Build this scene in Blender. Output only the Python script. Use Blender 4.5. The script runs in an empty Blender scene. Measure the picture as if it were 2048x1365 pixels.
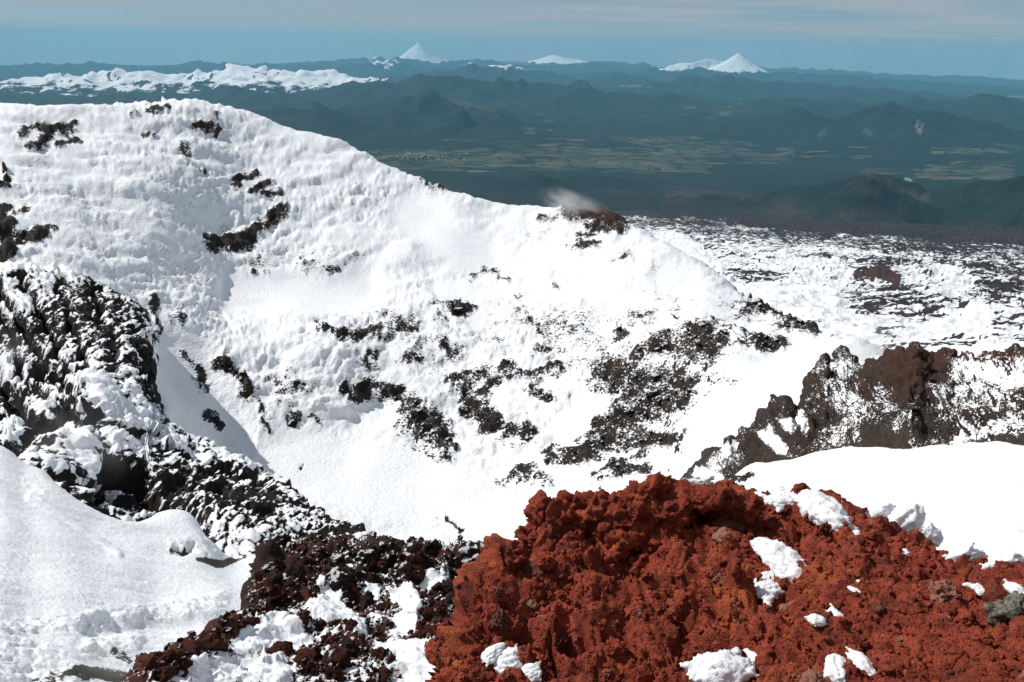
import bpy, bmesh, math, random
import numpy as np
from mathutils import Matrix, Vector

# ------------------------------------------------------------------ camera, sky, sun, exposure
SC = bpy.context.scene
COL = SC.collection
W0, H0 = 2048.0, 1365.0            # size the pixel measurements refer to
FPX = 1480.0                       # focal length in those pixels
PITCH = math.radians(21.9)
ROLL = math.radians(0.9)
cp, sp = math.cos(PITCH), math.sin(PITCH)
FWD = np.array([0, cp, -sp]); UP0 = np.array([0, sp, cp]); RT0 = np.array([1.0, 0, 0])
RT = math.cos(ROLL) * RT0 + math.sin(ROLL) * UP0
UP = -math.sin(ROLL) * RT0 + math.cos(ROLL) * UP0
cam_d = bpy.data.cameras.new('camera'); cam = bpy.data.objects.new('camera', cam_d); COL.objects.link(cam)
cam_d.sensor_width = 36.0; cam_d.lens = 36.0 * FPX / W0
cam_d.clip_start = 0.1; cam_d.clip_end = 400000.0
cam.matrix_world = Matrix(((RT[0], UP[0], -FWD[0], 0), (RT[1], UP[1], -FWD[1], 0), (RT[2], UP[2], -FWD[2], 0), (0, 0, 0, 1)))
SC.camera = cam

SUN_AZ = math.radians(-64.0)       # clockwise from the viewing direction (+Y); the sun stands ahead on the left
SUN_EL = math.radians(43.5)
sun_vec = Vector((math.sin(SUN_AZ) * math.cos(SUN_EL), math.cos(SUN_AZ) * math.cos(SUN_EL), math.sin(SUN_EL)))
sd = bpy.data.lights.new('sun', 'SUN'); sun = bpy.data.objects.new('sun', sd); COL.objects.link(sun)
sd.energy = 4.1; sd.angle = math.radians(0.53); sd.color = (1.0, 0.955, 0.90)
sun.rotation_euler = sun_vec.to_track_quat('Z', 'Y').to_euler()

world = bpy.data.worlds.new('World'); SC.world = world; world.use_nodes = True
wn = world.node_tree.nodes; wl = world.node_tree.links; wn.clear()
w_out = wn.new('ShaderNodeOutputWorld'); w_bg = wn.new('ShaderNodeBackground'); w_bg.inputs['Strength'].default_value = 0.085
sky = wn.new('ShaderNodeTexSky'); sky.sky_type = 'NISHITA'; sky.sun_disc = False
sky.sun_elevation = SUN_EL; sky.sun_rotation = SUN_AZ
sky.altitude = 2500; sky.air_density = 1.0; sky.dust_density = 0.6; sky.ozone_density = 1.5
# thin cirrus: streaks laid on a flat layer high overhead
tc = wn.new('ShaderNodeTexCoord'); sep = wn.new('ShaderNodeSeparateXYZ'); wl.new(tc.outputs['Generated'], sep.inputs[0])
zc = wn.new('ShaderNodeMath'); zc.operation = 'MAXIMUM'; zc.inputs[1].default_value = 0.0; wl.new(sep.outputs['Z'], zc.inputs[0])
za = wn.new('ShaderNodeMath'); za.operation = 'ADD'; za.inputs[1].default_value = 0.025; wl.new(zc.outputs[0], za.inputs[0])
dx = wn.new('ShaderNodeMath'); dx.operation = 'DIVIDE'; wl.new(sep.outputs['X'], dx.inputs[0]); wl.new(za.outputs[0], dx.inputs[1])
dy = wn.new('ShaderNodeMath'); dy.operation = 'DIVIDE'; wl.new(sep.outputs['Y'], dy.inputs[0]); wl.new(za.outputs[0], dy.inputs[1])
cmb = wn.new('ShaderNodeCombineXYZ'); wl.new(dx.outputs[0], cmb.inputs[0]); wl.new(dy.outputs[0], cmb.inputs[1])
mp = wn.new('ShaderNodeMapping'); mp.inputs['Scale'].default_value = (0.42, 0.62, 1.0); mp.inputs['Rotation'].default_value = (0, 0, 0.25)
wl.new(cmb.outputs[0], mp.inputs[0])
cn = wn.new('ShaderNodeTexNoise'); cn.inputs['Scale'].default_value = 0.55; cn.inputs['Detail'].default_value = 9; cn.inputs['Roughness'].default_value = 0.62; cn.inputs['Distortion'].default_value = 0.9
wl.new(mp.outputs[0], cn.inputs['Vector'])
cr = wn.new('ShaderNodeMapRange'); cr.inputs['From Min'].default_value = 0.36; cr.inputs['From Max'].default_value = 0.60; cr.inputs['To Min'].default_value = 0.30; cr.inputs['To Max'].default_value = 1.0
wl.new(cn.outputs['Fac'], cr.inputs['Value'])
cm = wn.new('ShaderNodeMix'); cm.data_type = 'RGBA'; cm.inputs[7].default_value = (4.2, 4.6, 4.95, 1)
tint = wn.new('ShaderNodeMix'); tint.data_type = 'RGBA'; tint.blend_type = 'MULTIPLY'; tint.inputs[0].default_value = 1.0; tint.inputs[7].default_value = (0.40, 0.58, 0.74, 1); wl.new(sky.outputs[0], tint.inputs[6])
wl.new(cr.outputs[0], cm.inputs[0]); wl.new(tint.outputs[2], cm.inputs[6]); wl.new(cm.outputs[2], w_bg.inputs['Color'])
wl.new(w_bg.outputs[0], w_out.inputs['Surface'])

SC.view_settings.view_transform = 'Standard'; SC.view_settings.look = 'None'
SC.view_settings.exposure = 0.12; SC.view_settings.gamma = 1.0; SC.view_settings.use_curve_mapping = False
SC.render.engine = 'CYCLES'
SC.cycles.use_denoising = True; SC.cycles.max_bounces = 6; SC.cycles.diffuse_bounces = 3; SC.cycles.volume_bounces = 2
SC.cycles.transparent_max_bounces = 12

# ------------------------------------------------------------------ numeric helpers
RNG = np.random.default_rng(11); random.seed(11)
TAB = RNG.random((64, 64, 64), dtype=np.float32) * 2 - 1

def vnoise(P, scale, seed=0):
    """smooth value noise in -1..1; scale may be a number or three numbers"""
    q = P / np.asarray(scale, dtype=np.float64) + np.array([seed * 7.31, seed * 3.17 + 11.3, seed * 5.77 + 23.9])
    i = np.floor(q); f = (q - i).astype(np.float32); i = i.astype(np.int32) & 63
    f = f * f * f * (f * (f * 6 - 15) + 10)
    x0, y0, z0 = i[..., 0] << 12, i[..., 1] << 6, i[..., 2]; x1, y1, z1 = (x0 + 4096) & 262143, (y0 + 64) & 4095, (z0 + 1) & 63
    fx, fy, fz = f[..., 0], f[..., 1], f[..., 2]; T = TAB.ravel()
    a00, a01, a10, a11 = x0 + y0, x1 + y0, x0 + y1, x1 + y1
    a = T.take(a00 + z0); a += (T.take(a01 + z0) - a) * fx
    b = T.take(a10 + z0); b += (T.take(a11 + z0) - b) * fx
    c = T.take(a00 + z1); c += (T.take(a01 + z1) - c) * fx
    d = T.take(a10 + z1); d += (T.take(a11 + z1) - d) * fx
    a += (b - a) * fy; c += (d - c) * fy
    return a + (c - a) * fz

ROT = np.array([[0.36, 0.48, -0.8], [-0.8, 0.60, 0.0], [0.48, 0.64, 0.6]])
def fbm(P, scale, octv=4, seed=0, gain=0.5):
    s = 0; amp = 1.0; tot = 0; Q = (P / np.asarray(scale)) @ ROT.T
    for o in range(octv):
        s = s + amp * vnoise(Q, 1.0, seed + o); tot += amp; amp *= gain; Q = (Q * 2.03) @ ROT.T
    return s / tot
def billow(P, scale, octv=3, seed=0, gain=0.5):
    """rounded lumps with sharp creases, about 0..1"""
    s = 0; amp = 1.0; tot = 0; Q = (P / np.asarray(scale)) @ ROT.T
    for o in range(octv):
        s = s + amp * np.abs(vnoise(Q, 1.0, seed + o)) * 1.6; tot += amp; amp *= gain; Q = (Q * 2.07) @ ROT.T
    return s / tot
def worley(P, scale, seed=0):
    """distance to nearest and second nearest feature point plus a random number per cell"""
    q = P / scale + seed * 13.7; i = np.floor(q).astype(np.int64); f = q - i
    n = len(P); f1 = np.full(n, 9.0); f2 = np.full(n, 9.0); cid = np.zeros(n)
    for a in (-1, 0, 1):
        for b in (-1, 0, 1):
            for c in (-1, 0, 1):
                j = (i + np.array([a, b, c])) & 63
                x, y, z = j[:, 0], j[:, 1], j[:, 2]
                ox = TAB[x, y, z] * .5 + .5; oy = TAB[y, z, x] * .5 + .5; oz = TAB[z, x, (y + 9) & 63] * .5 + .5
                d = np.sqrt((a + ox - f[:, 0]) ** 2 + (b + oy - f[:, 1]) ** 2 + (c + oz - f[:, 2]) ** 2)
                m = d < f1
                f2 = np.where(m, f1, np.minimum(f2, d)); cid = np.where(m, TAB[(x + 5) & 63, z, y], cid); f1 = np.where(m, d, f1)
    return f1, f2, cid

def sstep(a, b, x):
    t = np.clip((x - a) / (b - a), 0, 1); return t * t * (3 - 2 * t)

def pchip(x, Y, xq):
    """monotone cubic interpolation along axis 0 of Y"""
    x = np.asarray(x, float); Y = np.asarray(Y, float)
    if Y.ndim == 1: return pchip(x, Y[:, None], xq)[:, 0]
    h = np.diff(x)[:, None]; d = np.diff(Y, axis=0) / h
    m = np.zeros_like(Y); m[0] = d[0]; m[-1] = d[-1]
    if len(x) > 2:
        w1 = 2 * h[1:] + h[:-1]; w2 = h[1:] + 2 * h[:-1]
        ok = (d[:-1] * d[1:]) > 0
        with np.errstate(divide='ignore', invalid='ignore'):
            mm = (w1 + w2) / (w1 / d[:-1] + w2 / d[1:])
        m[1:-1] = np.where(ok, mm, 0)
    xq = np.asarray(xq, float); k = np.clip(np.searchsorted(x, xq) - 1, 0, len(x) - 2)
    hh = h[k, 0][:, None]; t = ((xq - x[k])[:, None]) / hh
    t2, t3 = t * t, t * t * t
    return (2*t3-3*t2+1)*Y[k] + (t3-2*t2+t)*hh*m[k] + (-2*t3+3*t2)*Y[k+1] + (t3-t2)*hh*m[k+1]

def ray(px, py):
    px = np.asarray(px, float); py = np.asarray(py, float)
    return FWD + ((px - W0 / 2) / FPX)[..., None] * RT - ((py - H0 / 2) / FPX)[..., None] * UP
def at(px, py, r):
    """point in direction of a picture position at horizontal distance r"""
    d = ray(px, py); return d * (np.asarray(r, float) / np.hypot(d[..., 0], d[..., 1]))[..., None]
def project(P):
    z = P @ FWD; z = np.where(np.abs(z) < 1e-6, 1e-6, z)
    return W0 / 2 + FPX * (P @ RT) / z, H0 / 2 - FPX * (P @ UP) / z

def surface(cols, ncol, nrow, px0, px1, r0, r1, below=700.0, soft=6, blur=1, wide=None):
    """a ground surface through measured profiles: {picture column: [(row, distance) ...]}"""
    K = 420; lr = np.linspace(math.log(r0), math.log(r1), K)
    keys = sorted(cols); T = []
    for k in keys:
        p = cols[k]; x = np.log([b for a, b in p]); y = np.array([a for a, b in p], float)
        v = pchip(x, y, np.clip(lr, x[0], x[-1]))
        v = v + np.where(lr < x[0], (x[0] - lr) * below, 0) + np.where(lr > x[-1], (lr - x[-1]) * 500, 0)
        T.append(v)
    pxs = np.linspace(px0, px1, ncol)
    if wide: pxs = np.concatenate([np.linspace(wide[0], px0, 40, endpoint=False) if wide[0] < px0 else [], pxs, np.linspace(px1, wide[1], 41)[1:] if wide[1] > px1 else []]); ncol = len(pxs)
    PY = pchip(keys, np.array(T), np.clip(pxs, keys[0], keys[-1]))
    if blur > 1:
        kb = np.hanning(blur + 2)[1:-1]; kb /= kb.sum(); PY = np.apply_along_axis(lambda q: np.convolve(np.pad(q, (blur // 2, blur - blur // 2 - 1), 'edge'), kb, 'valid'), 0, PY)
    # spread rows where the surface is seen at its widest
    run = np.minimum.accumulate(PY, axis=1)
    dpy = np.abs(np.diff(PY, axis=1)); vis = (PY[:, 1:] <= run[:, 1:] + 2)
    w = dpy * np.where(vis, 1.0, 0.25) + 0.12 * FPX * np.diff(lr)[None] * 0.5
    ker = np.ones(soft) / soft
    for _ in range(2): w = np.apply_along_axis(lambda q: np.convolve(np.pad(q, (soft // 2, soft - soft // 2 - 1), 'edge'), ker, 'valid'), 0, w)
    cum = np.concatenate([np.zeros((ncol, 1)), np.cumsum(w, axis=1)], axis=1); cum /= cum[:, -1:]
    u = np.linspace(0, 1, nrow)
    LR = np.array([np.interp(u, cum[i], lr) for i in range(ncol)])
    PQ = np.array([np.interp(LR[i], lr, PY[i]) for i in range(ncol)])
    PX = np.repeat(pxs[:, None], nrow, 1)
    return at(PX, PQ, np.exp(LR)), PX, PQ

def gnormals(P):
    n = np.cross(np.gradient(P, axis=0), np.gradient(P, axis=1)); n /= np.linalg.norm(n, axis=-1, keepdims=True) + 1e-12
    if n[..., 2].mean() < 0: n = -n
    return n

def strokes(PX, PY, lst, lo=0.45, hi=1.5):
    """mask from strokes [(points, half width, strength)] measured in the picture"""
    out = np.zeros(PX.shape)
    for pts, hw, s in lst:
        d = np.full(PX.shape, 1e9)
        if len(pts) == 1: pts = [pts[0], (pts[0][0] + .1, pts[0][1])]
        for (ax, ay), (bx, by) in zip(pts[:-1], pts[1:]):
            vx, vy = bx - ax, by - ay; t = np.clip(((PX - ax) * vx + (PY - ay) * vy) / (vx * vx + vy * vy), 0, 1)
            d = np.minimum(d, np.hypot(PX - ax - t * vx, (PY - ay - t * vy)))
        out = np.maximum(out, s * (1 - sstep(lo, hi, d / hw)))
    return out

def link(name, me, mat, parent=None, kind=None, label=None, cat=None, group=None):
    o = bpy.data.objects.new(name, me); COL.objects.link(o)
    if mat is not None:
        me.materials.clear(); me.materials.append(mat)
    if parent is not None: o.parent = parent
    for k, v in (('kind', kind), ('label', label), ('category', cat), ('group', group)):
        if v: o[k] = v
    return o

def mesh_np(name, V, F, smooth=True, attrs=None):
    me = bpy.data.meshes.new(name); V = np.ascontiguousarray(V, dtype=np.float32).reshape(-1, 3); F = np.ascontiguousarray(F, dtype=np.int32)
    k = F.shape[1]
    me.vertices.add(len(V)); me.vertices.foreach_set('co', V.ravel())
    me.loops.add(F.size); me.loops.foreach_set('vertex_index', F.ravel())
    me.polygons.add(len(F)); me.polygons.foreach_set('loop_start', np.arange(0, F.size, k, dtype=np.int32)); me.polygons.foreach_set('loop_total', np.full(len(F), k, dtype=np.int32))
    me.polygons.foreach_set('use_smooth', np.full(len(F), smooth))
    for an, av in (attrs or {}).items():
        a = me.attributes.new(an, 'FLOAT', 'POINT'); a.data.foreach_set('value', np.ascontiguousarray(av, dtype=np.float32).ravel())
    me.update(); me.validate()
    return me

def grid_faces(n, m):
    i = np.arange(n * m).reshape(n, m)
    return np.stack([i[:-1, :-1], i[1:, :-1], i[1:, 1:], i[:-1, 1:]], -1).reshape(-1, 4)
def grid_mesh(name, P, attrs=None):
    n, m = P.shape[:2]; F = grid_faces(n, m)
    c = np.cross(P[1, 0] - P[0, 0], P[0, 1] - P[0, 0])
    nn = np.cross(np.gradient(P, axis=0), np.gradient(P, axis=1))[..., 2].mean()
    if nn < 0: F = F[:, ::-1]
    return mesh_np(name, P, F, True, attrs)

# ------------------------------------------------------------------ materials
class NT:
    def __init__(s, name):
        s.m = bpy.data.materials.new(name); s.m.use_nodes = True; s.t = s.m.node_tree; s.n = s.t.nodes; s.l = s.t.links
        s.b = s.n['Principled BSDF']; s.out = s.n['Material Output']
        s.geo = s.n.new('ShaderNodeNewGeometry'); s.obj = s.n.new('ShaderNodeTexCoord')
        s.pos = s.geo.outputs['Position']; s.loc = s.obj.outputs['Object']
    def set(s, sock, v):
        if hasattr(v, 'is_output'): s.l.new(v, sock)
        else: sock.default_value = v
    def math(s, op, a, b=0.0, clamp=False):
        n = s.n.new('ShaderNodeMath'); n.operation = op; n.use_clamp = clamp; s.set(n.inputs[0], a); s.set(n.inputs[1], b); return n.outputs[0]
    def noise(s, scale, detail=4, rough=0.55, vec=None, dist=0.0, out='Fac'):
        n = s.n.new('ShaderNodeTexNoise'); n.inputs['Scale'].default_value = scale; n.inputs['Detail'].default_value = detail; n.inputs['Roughness'].default_value = rough; n.inputs['Distortion'].default_value = dist
        s.l.new(vec or s.pos, n.inputs['Vector']); return n.outputs[out]
    def voro(s, scale, vec=None, feature='F1', out='Distance', rand=1.0):
        n = s.n.new('ShaderNodeTexVoronoi'); n.feature = feature; n.inputs['Scale'].default_value = scale; n.inputs['Randomness'].default_value = rand
        s.l.new(vec or s.pos, n.inputs['Vector']); return n.outputs[out]
    def map(s, v, a, b, c=0.0, d=1.0, smooth=True):
        n = s.n.new('ShaderNodeMapRange'); n.interpolation_type = 'SMOOTHSTEP' if smooth else 'LINEAR'
        s.set(n.inputs['Value'], v); n.inputs['From Min'].default_value = a; n.inputs['From Max'].default_value = b; n.inputs['To Min'].default_value = c; n.inputs['To Max'].default_value = d; return n.outputs[0]
    def mix(s, f, a, b, mode='MIX'):
        n = s.n.new('ShaderNodeMix'); n.data_type = 'RGBA'; n.blend_type = mode; s.set(n.inputs[0], f)
        for i, v in ((6, a), (7, b)): s.set(n.inputs[i], v if hasattr(v, 'is_output') else (*v, 1))
        return n.outputs[2]
    def fmix(s, f, a, b):
        n = s.n.new('ShaderNodeMix'); n.data_type = 'FLOAT'; s.set(n.inputs[0], f); s.set(n.inputs[2], a); s.set(n.inputs[3], b); return n.outputs[0]
    def attr(s, name):
        n = s.n.new('ShaderNodeAttribute'); n.attribute_name = name; return n.outputs['Fac']
    def dot(s, vec, d):
        n = s.n.new('ShaderNodeVectorMath'); n.operation = 'DOT_PRODUCT'; s.l.new(vec, n.inputs[0]); n.inputs[1].default_value = d; return n.outputs['Value']
    def scale(s, vec, sc):
        n = s.n.new('ShaderNodeMapping'); n.inputs['Scale'].default_value = sc; s.l.new(vec, n.inputs[0]); return n.outputs[0]
    def rnd(s):
        n = s.n.new('ShaderNodeObjectInfo'); return n.outputs['Random']
    def bump(s, h, strength, dist, prev=None):
        n = s.n.new('ShaderNodeBump'); n.inputs['Strength'].default_value = strength if not hasattr(strength, 'is_output') else 1.0
        if hasattr(strength, 'is_output'): s.l.new(strength, n.inputs['Strength'])
        n.inputs['Distance'].default_value = dist; s.set(n.inputs['Height'], h)
        if prev is not None: s.l.new(prev, n.inputs['Normal'])
        return n.outputs[0]
    def done(s, color, rough=0.8, normal=None, spec=0.3):
        s.set(s.b.inputs['Base Color'], color if hasattr(color, 'is_output') else (*color, 1)); s.set(s.b.inputs['Roughness'], rough); s.b.inputs['Specular IOR Level'].default_value = spec
        if normal is not None: s.l.new(normal, s.b.inputs['Normal'])
        return s.m

SNOW = (0.84, 0.86, 0.885)
SUNV = tuple(sun_vec)
def snow_rock(name, size, rock_a, rock_b, lie=(-0.35, 0.05, 0.93), lie_amp=1.0, noise_amp=0.9, bump=0.5, edge=0.06, snowbump=0.35, red=None, stretch=(1, 1, 1)):
    """snow lying on rock: attribute rock says how bare the place is, ledges keep their snow; size = metres of the finest patches"""
    t = NT(name); p = t.scale(t.pos, stretch)
    rock = t.attr('rock')
    n1 = t.noise(0.22 / size, 5, 0.62, p); n2 = t.noise(1.0 / size, 4, 0.6, p)
    nn = t.math('ADD', t.math('MULTIPLY', t.math('SUBTRACT', n1, 0.5), 0.9), t.math('MULTIPLY', t.math('SUBTRACT', n2, 0.5), 1.35))
    lay = t.math('SUBTRACT', t.dot(t.geo.outputs['Normal'], lie), 0.72)
    v = t.math('SUBTRACT', rock, 0.5)
    v = t.math('ADD', v, t.math('MULTIPLY', nn, t.math('MULTIPLY', noise_amp, t.map(rock, 0.0, 0.25))))
    v = t.math('SUBTRACT', v, t.math('MULTIPLY', lay, t.math('MULTIPLY', t.map(rock, 0.0, 0.3), lie_amp)))
    bare = t.map(v, -edge, edge)
    c = t.mix(t.map(n1, 0.3, 0.7), rock_a, rock_b)
    if red: c = t.mix(t.math('MULTIPLY', t.attr('red'), t.map(t.noise(0.5 / size, 5, 0.65, p), 0.3, 0.6, 0.35, 1.0)), c, red)
    c = t.mix(t.map(t.noise(3.1 / size, 3), 0.25, 0.8, 0.0, 0.5), c, tuple(x * 0.45 for x in rock_a))
    col = t.mix(bare, SNOW, c)
    rb = t.noise(1.6 / size, 6, 0.68, p); sb = t.noise(0.8 / size, 5, 0.55, p)
    h = t.fmix(bare, t.math('MULTIPLY', sb, snowbump), t.math('MULTIPLY', rb, 1.2))
    h = t.math('SUBTRACT', h, t.math('MULTIPLY', bare, 0.5))
    return t.done(col, t.fmix(bare, 0.55, 0.92), t.bump(h, bump, size * 1.3), 0.25)

def rock_mat(name, a, b, dark, size, orange=None, per_obj=0.35, bump=0.9, pores=True, cap=None):
    t = NT(name); vec = t.pos
    n1 = t.noise(0.35 / size, 5, 0.6, vec); n2 = t.noise(2.2 / size, 6, 0.7, vec)
    c = t.mix(t.map(n1, 0.32, 0.68), a, b)
    if orange: c = t.mix(t.map(t.noise(0.22 / size, 4, 0.6, t.scale(vec, (1, 1, 1.4))), 0.56, 0.72, 0, 0.75), c, orange)
    c = t.mix(t.map(t.rnd(), 0.0, 1.0, 0.0, per_obj, False), c, dark)
    c = t.mix(t.map(n2, 0.36, 0.58, 0.45, 0.0), c, dark)
    h = t.math('ADD', t.math('MULTIPLY', n2, 0.7), t.math('MULTIPLY', t.noise(6.0 / size, 4, 0.7, vec), 0.3))
    if pores: h = t.math('ADD', h, t.math('MULTIPLY', t.map(t.voro(3.0 / size, vec), 0.0, 0.55), 0.45))
    if cap is not None:                                       # rime on the upper windward faces
        v = t.math('ADD', t.dot(t.geo.outputs['Normal'], (-0.4, 0.05, 0.91)), t.math('ADD', t.math('MULTIPLY', t.math('SUBTRACT', n1, 0.5), 1.1), t.math('MULTIPLY', t.math('SUBTRACT', t.rnd(), 0.5), 0.6)))
        c = t.mix(t.map(v, cap - 0.05, cap + 0.05), c, SNOW)
    return t.done(c, 0.93, t.bump(h, 1.0, size * 1.3), 0.15)

# ------------------------------------------------------------------ far land: plain, forested ranges, snow range
RE = 7430000.0                     # earth radius with refraction
PLAIN = -2520.0
def crest3(pts, r):
    rr = [q[2] if len(q) > 2 else r for q in pts]
    return at(np.array([q[0] for q in pts]), np.array([q[1] for q in pts]), np.array(rr, float))
K_ = 1000.0
# (crest line in the picture, distance, half width, snow line above the plain or None, sharpness)
RANGES = [
 ([(1230,395),(1380,362),(1460,345),(1560,334),(1690,333),(1735,338)], 11.5*K_, 1500, None, 1.5),
 ([(1735,338),(1790,372),(1880,418),(1960,446)], 10.2*K_, 900, None, 1.5),
 ([(1890,388),(1960,362),(2048,352),(2150,350)], 11.5*K_, 1700, None, 1.6),
 ([(1035,365),(1068,350),(1095,360)], 13*K_, 750, None, 1.6),
 ([(1110,356),(1160,346),(1205,350)], 14*K_, 900, None, 1.6),
 ([(430,250),(500,225),(560,212),(600,203),(640,197),(700,213),(740,208),(790,203),(850,195),(905,203),(960,222),(1010,243),(1080,270),(1150,292)], 25*K_, 3300, None, 1.15),
 ([(905,203),(930,235),(960,268)], 23*K_, 1900, None, 1.2), ([(640,197),(620,225),(600,262)], 23*K_, 1900, None, 1.2), ([(790,203),(780,235),(770,262)], 23*K_, 1700, None, 1.2),
 ([(1240,268),(1330,240),(1400,228),(1470,240),(1520,262)], 27*K_, 2300, None, 1.25),
 ([(1480,282),(1540,240),(1600,225),(1660,240),(1700,232),(1745,220),(1780,217),(1825,233),(1870,226),(1900,232),(1950,250),(2060,285),(2160,300)], 26*K_, 2600, None, 1.15),
 ([(1080,235),(1020,205),(1000,190),(1060,176),(1110,168),(1150,168),(1220,177),(1300,187),(1400,196),(1500,205),(1580,214)], 35*K_, 3600, None, 1.2),
 ([(1530,218),(1600,192),(1680,200),(1760,208),(1830,196),(1900,210),(1990,196),(2060,210),(2160,215)], 36*K_, 3200, None, 1.2),
 ([(1300,180),(1335,162),(1400,153),(1440,155),(1490,163),(1560,168),(1620,163),(1700,170),(1780,176),(1860,190),(1960,205),(2060,218),(2160,225)], 48*K_, 3600, None, 1.2),
 ([(1190,166),(1240,149),(1300,163)], 56*K_, 3000, None, 1.3),
 ([(-120,185),(60,188),(200,184),(330,186),(450,178),(600,172),(700,163),(800,160),(870,152),(940,160),(1010,166),(1080,172)], 36*K_, 4300, None, 1.2),
 ([(-150,162),(0,168),(60,160),(130,158),(200,141),(260,146),(320,137),(370,143),(420,136),(470,131),(530,137),(580,135),(640,143),(690,152)], 46*K_, 6200, 430, 1.1),
 ([(690,152),(750,157),(790,154),(830,162)], 46*K_, 3200, 760, 1.1),
 ([(840,158),(900,143),(942,131),(980,137),(1012,131),(1060,143),(1120,152),(1180,162)], 60*K_, 4600, 1000, 1.15),
 ([(-150,138),(-60,132),(20,134),(90,127),(150,122),(200,130),(250,131),(330,133),(420,124),(480,129),(560,126),(640,130),(720,124),(770,121)], 78*K_, 7000, 1020, 1.1),
 ([(620,126),(735,112),(780,117),(900,121),(960,118),(1040,124),(1140,126),(1250,123),(1340,128),(1420,130)], 96*K_, 9000, 1350, 1.1),
 ([(1250,140),(1340,137),(1450,141),(1560,140),(1640,146),(1740,156),(1850,160),(1920,152+14),(2060,176),(2160,182)], 72*K_, 6000, None, 1.15),
 ([(1500,132),(1600,138),(1720,144),(1830,150),(1920,152),(1990,160),(2100,167),(2160,170)], 105*K_, 8000, None, 1.2),
]
def land(az, r):
    X, Y = np.sin(az) * r, np.cos(az) * r; shp = X.shape
    P2 = np.stack([X, Y, np.zeros_like(X)], -1).reshape(-1, 3)
    drop = (r * r / (2 * RE)).ravel()
    warp = fbm(P2, 2600., 3, 71) * 700
    P2w = P2 + np.stack([warp, fbm(P2, 2600., 3, 77) * 700, 0 * warp], -1)
    big = np.zeros(len(P2)); snow = np.zeros(len(P2)); wid = np.full(len(P2), .3)
    rid = 1 - billow(P2w, 3000., 5, 31, 0.5)
    for pts, rr, w, sn, ex in RANGES:
        C = crest3(pts, rr); cz = C[:, 2] + (rr * rr / (2 * RE)) - PLAIN      # height over the plain
        near = (np.abs(np.hypot(P2[:, 0], P2[:, 1]) - rr) < 6 * w + 0.12 * rr)
        q = P2w[near, :2] if rr > 16000 else P2[near, :2] + 0.25 * (P2w[near, :2] - P2[near, :2]); best = np.zeros(len(q))
        if len(q) == 0: continue
        for i in range(len(C) - 1):
            a, b = C[i, :2], C[i + 1, :2]; v = b - a; t = np.clip(((q - a) @ v) / (v @ v), 0, 1)
            d = np.linalg.norm(q - a - t[:, None] * v, axis=1); hz = cz[i] + (cz[i + 1] - cz[i]) * t
            best = np.maximum(best, hz * np.exp(-(d / w) ** ex))
        cur = big[near]; up = best > cur
        if sn is not None:
            s = snow[near]; s = np.where(up, best - sn, s); snow[near] = s
        else:
            s = snow[near]; s = np.where(up, -9000, s); snow[near] = s
        big[near] = np.where(up, best, cur); wq = wid[near]; wid[near] = np.where(up, np.clip(w / 3200., .22, 1.25), wq)
    rel = np.clip(big / 900.0, 0, 1)
    h = big * (0.98 + 0.25 * (rid - 0.6)) + rel * wid * (rid - 0.60) * 620 + rel * wid * (0.5 - billow(P2, 900., 3, 91)) * 150
    h = h + (1 - rel) * (fbm(P2, 3000., 3, 51) + 0.25) * 45
    rr_ = r.ravel()
    volcano = np.clip((1750 - PLAIN - 2500) * 0, 0, 1)
    # foot of the volcano the photograph is taken from
    foot = np.interp(np.log(rr_), np.log([5200, 6200, 8000, 10500, 13500, 17000]), [1300, 1060, 800, 430, 130, 0])
    h = np.maximum(h, 0) * sstep(5500, 9500, rr_); h = np.where(rr_ < 17500, np.log(np.exp(h / 60.) + np.exp(foot / 60.)) * 60 - 60 * math.log(2) * np.exp(-foot / 60.), h) + fbm(P2, 900., 4, 17) * 22 * sstep(0, 500, foot)
    z = PLAIN + h - drop
    return np.stack([X.ravel(), Y.ravel(), z], -1).reshape(shp + (3,)), h.reshape(shp), snow.reshape(shp), big.reshape(shp), foot.reshape(shp)

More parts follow.
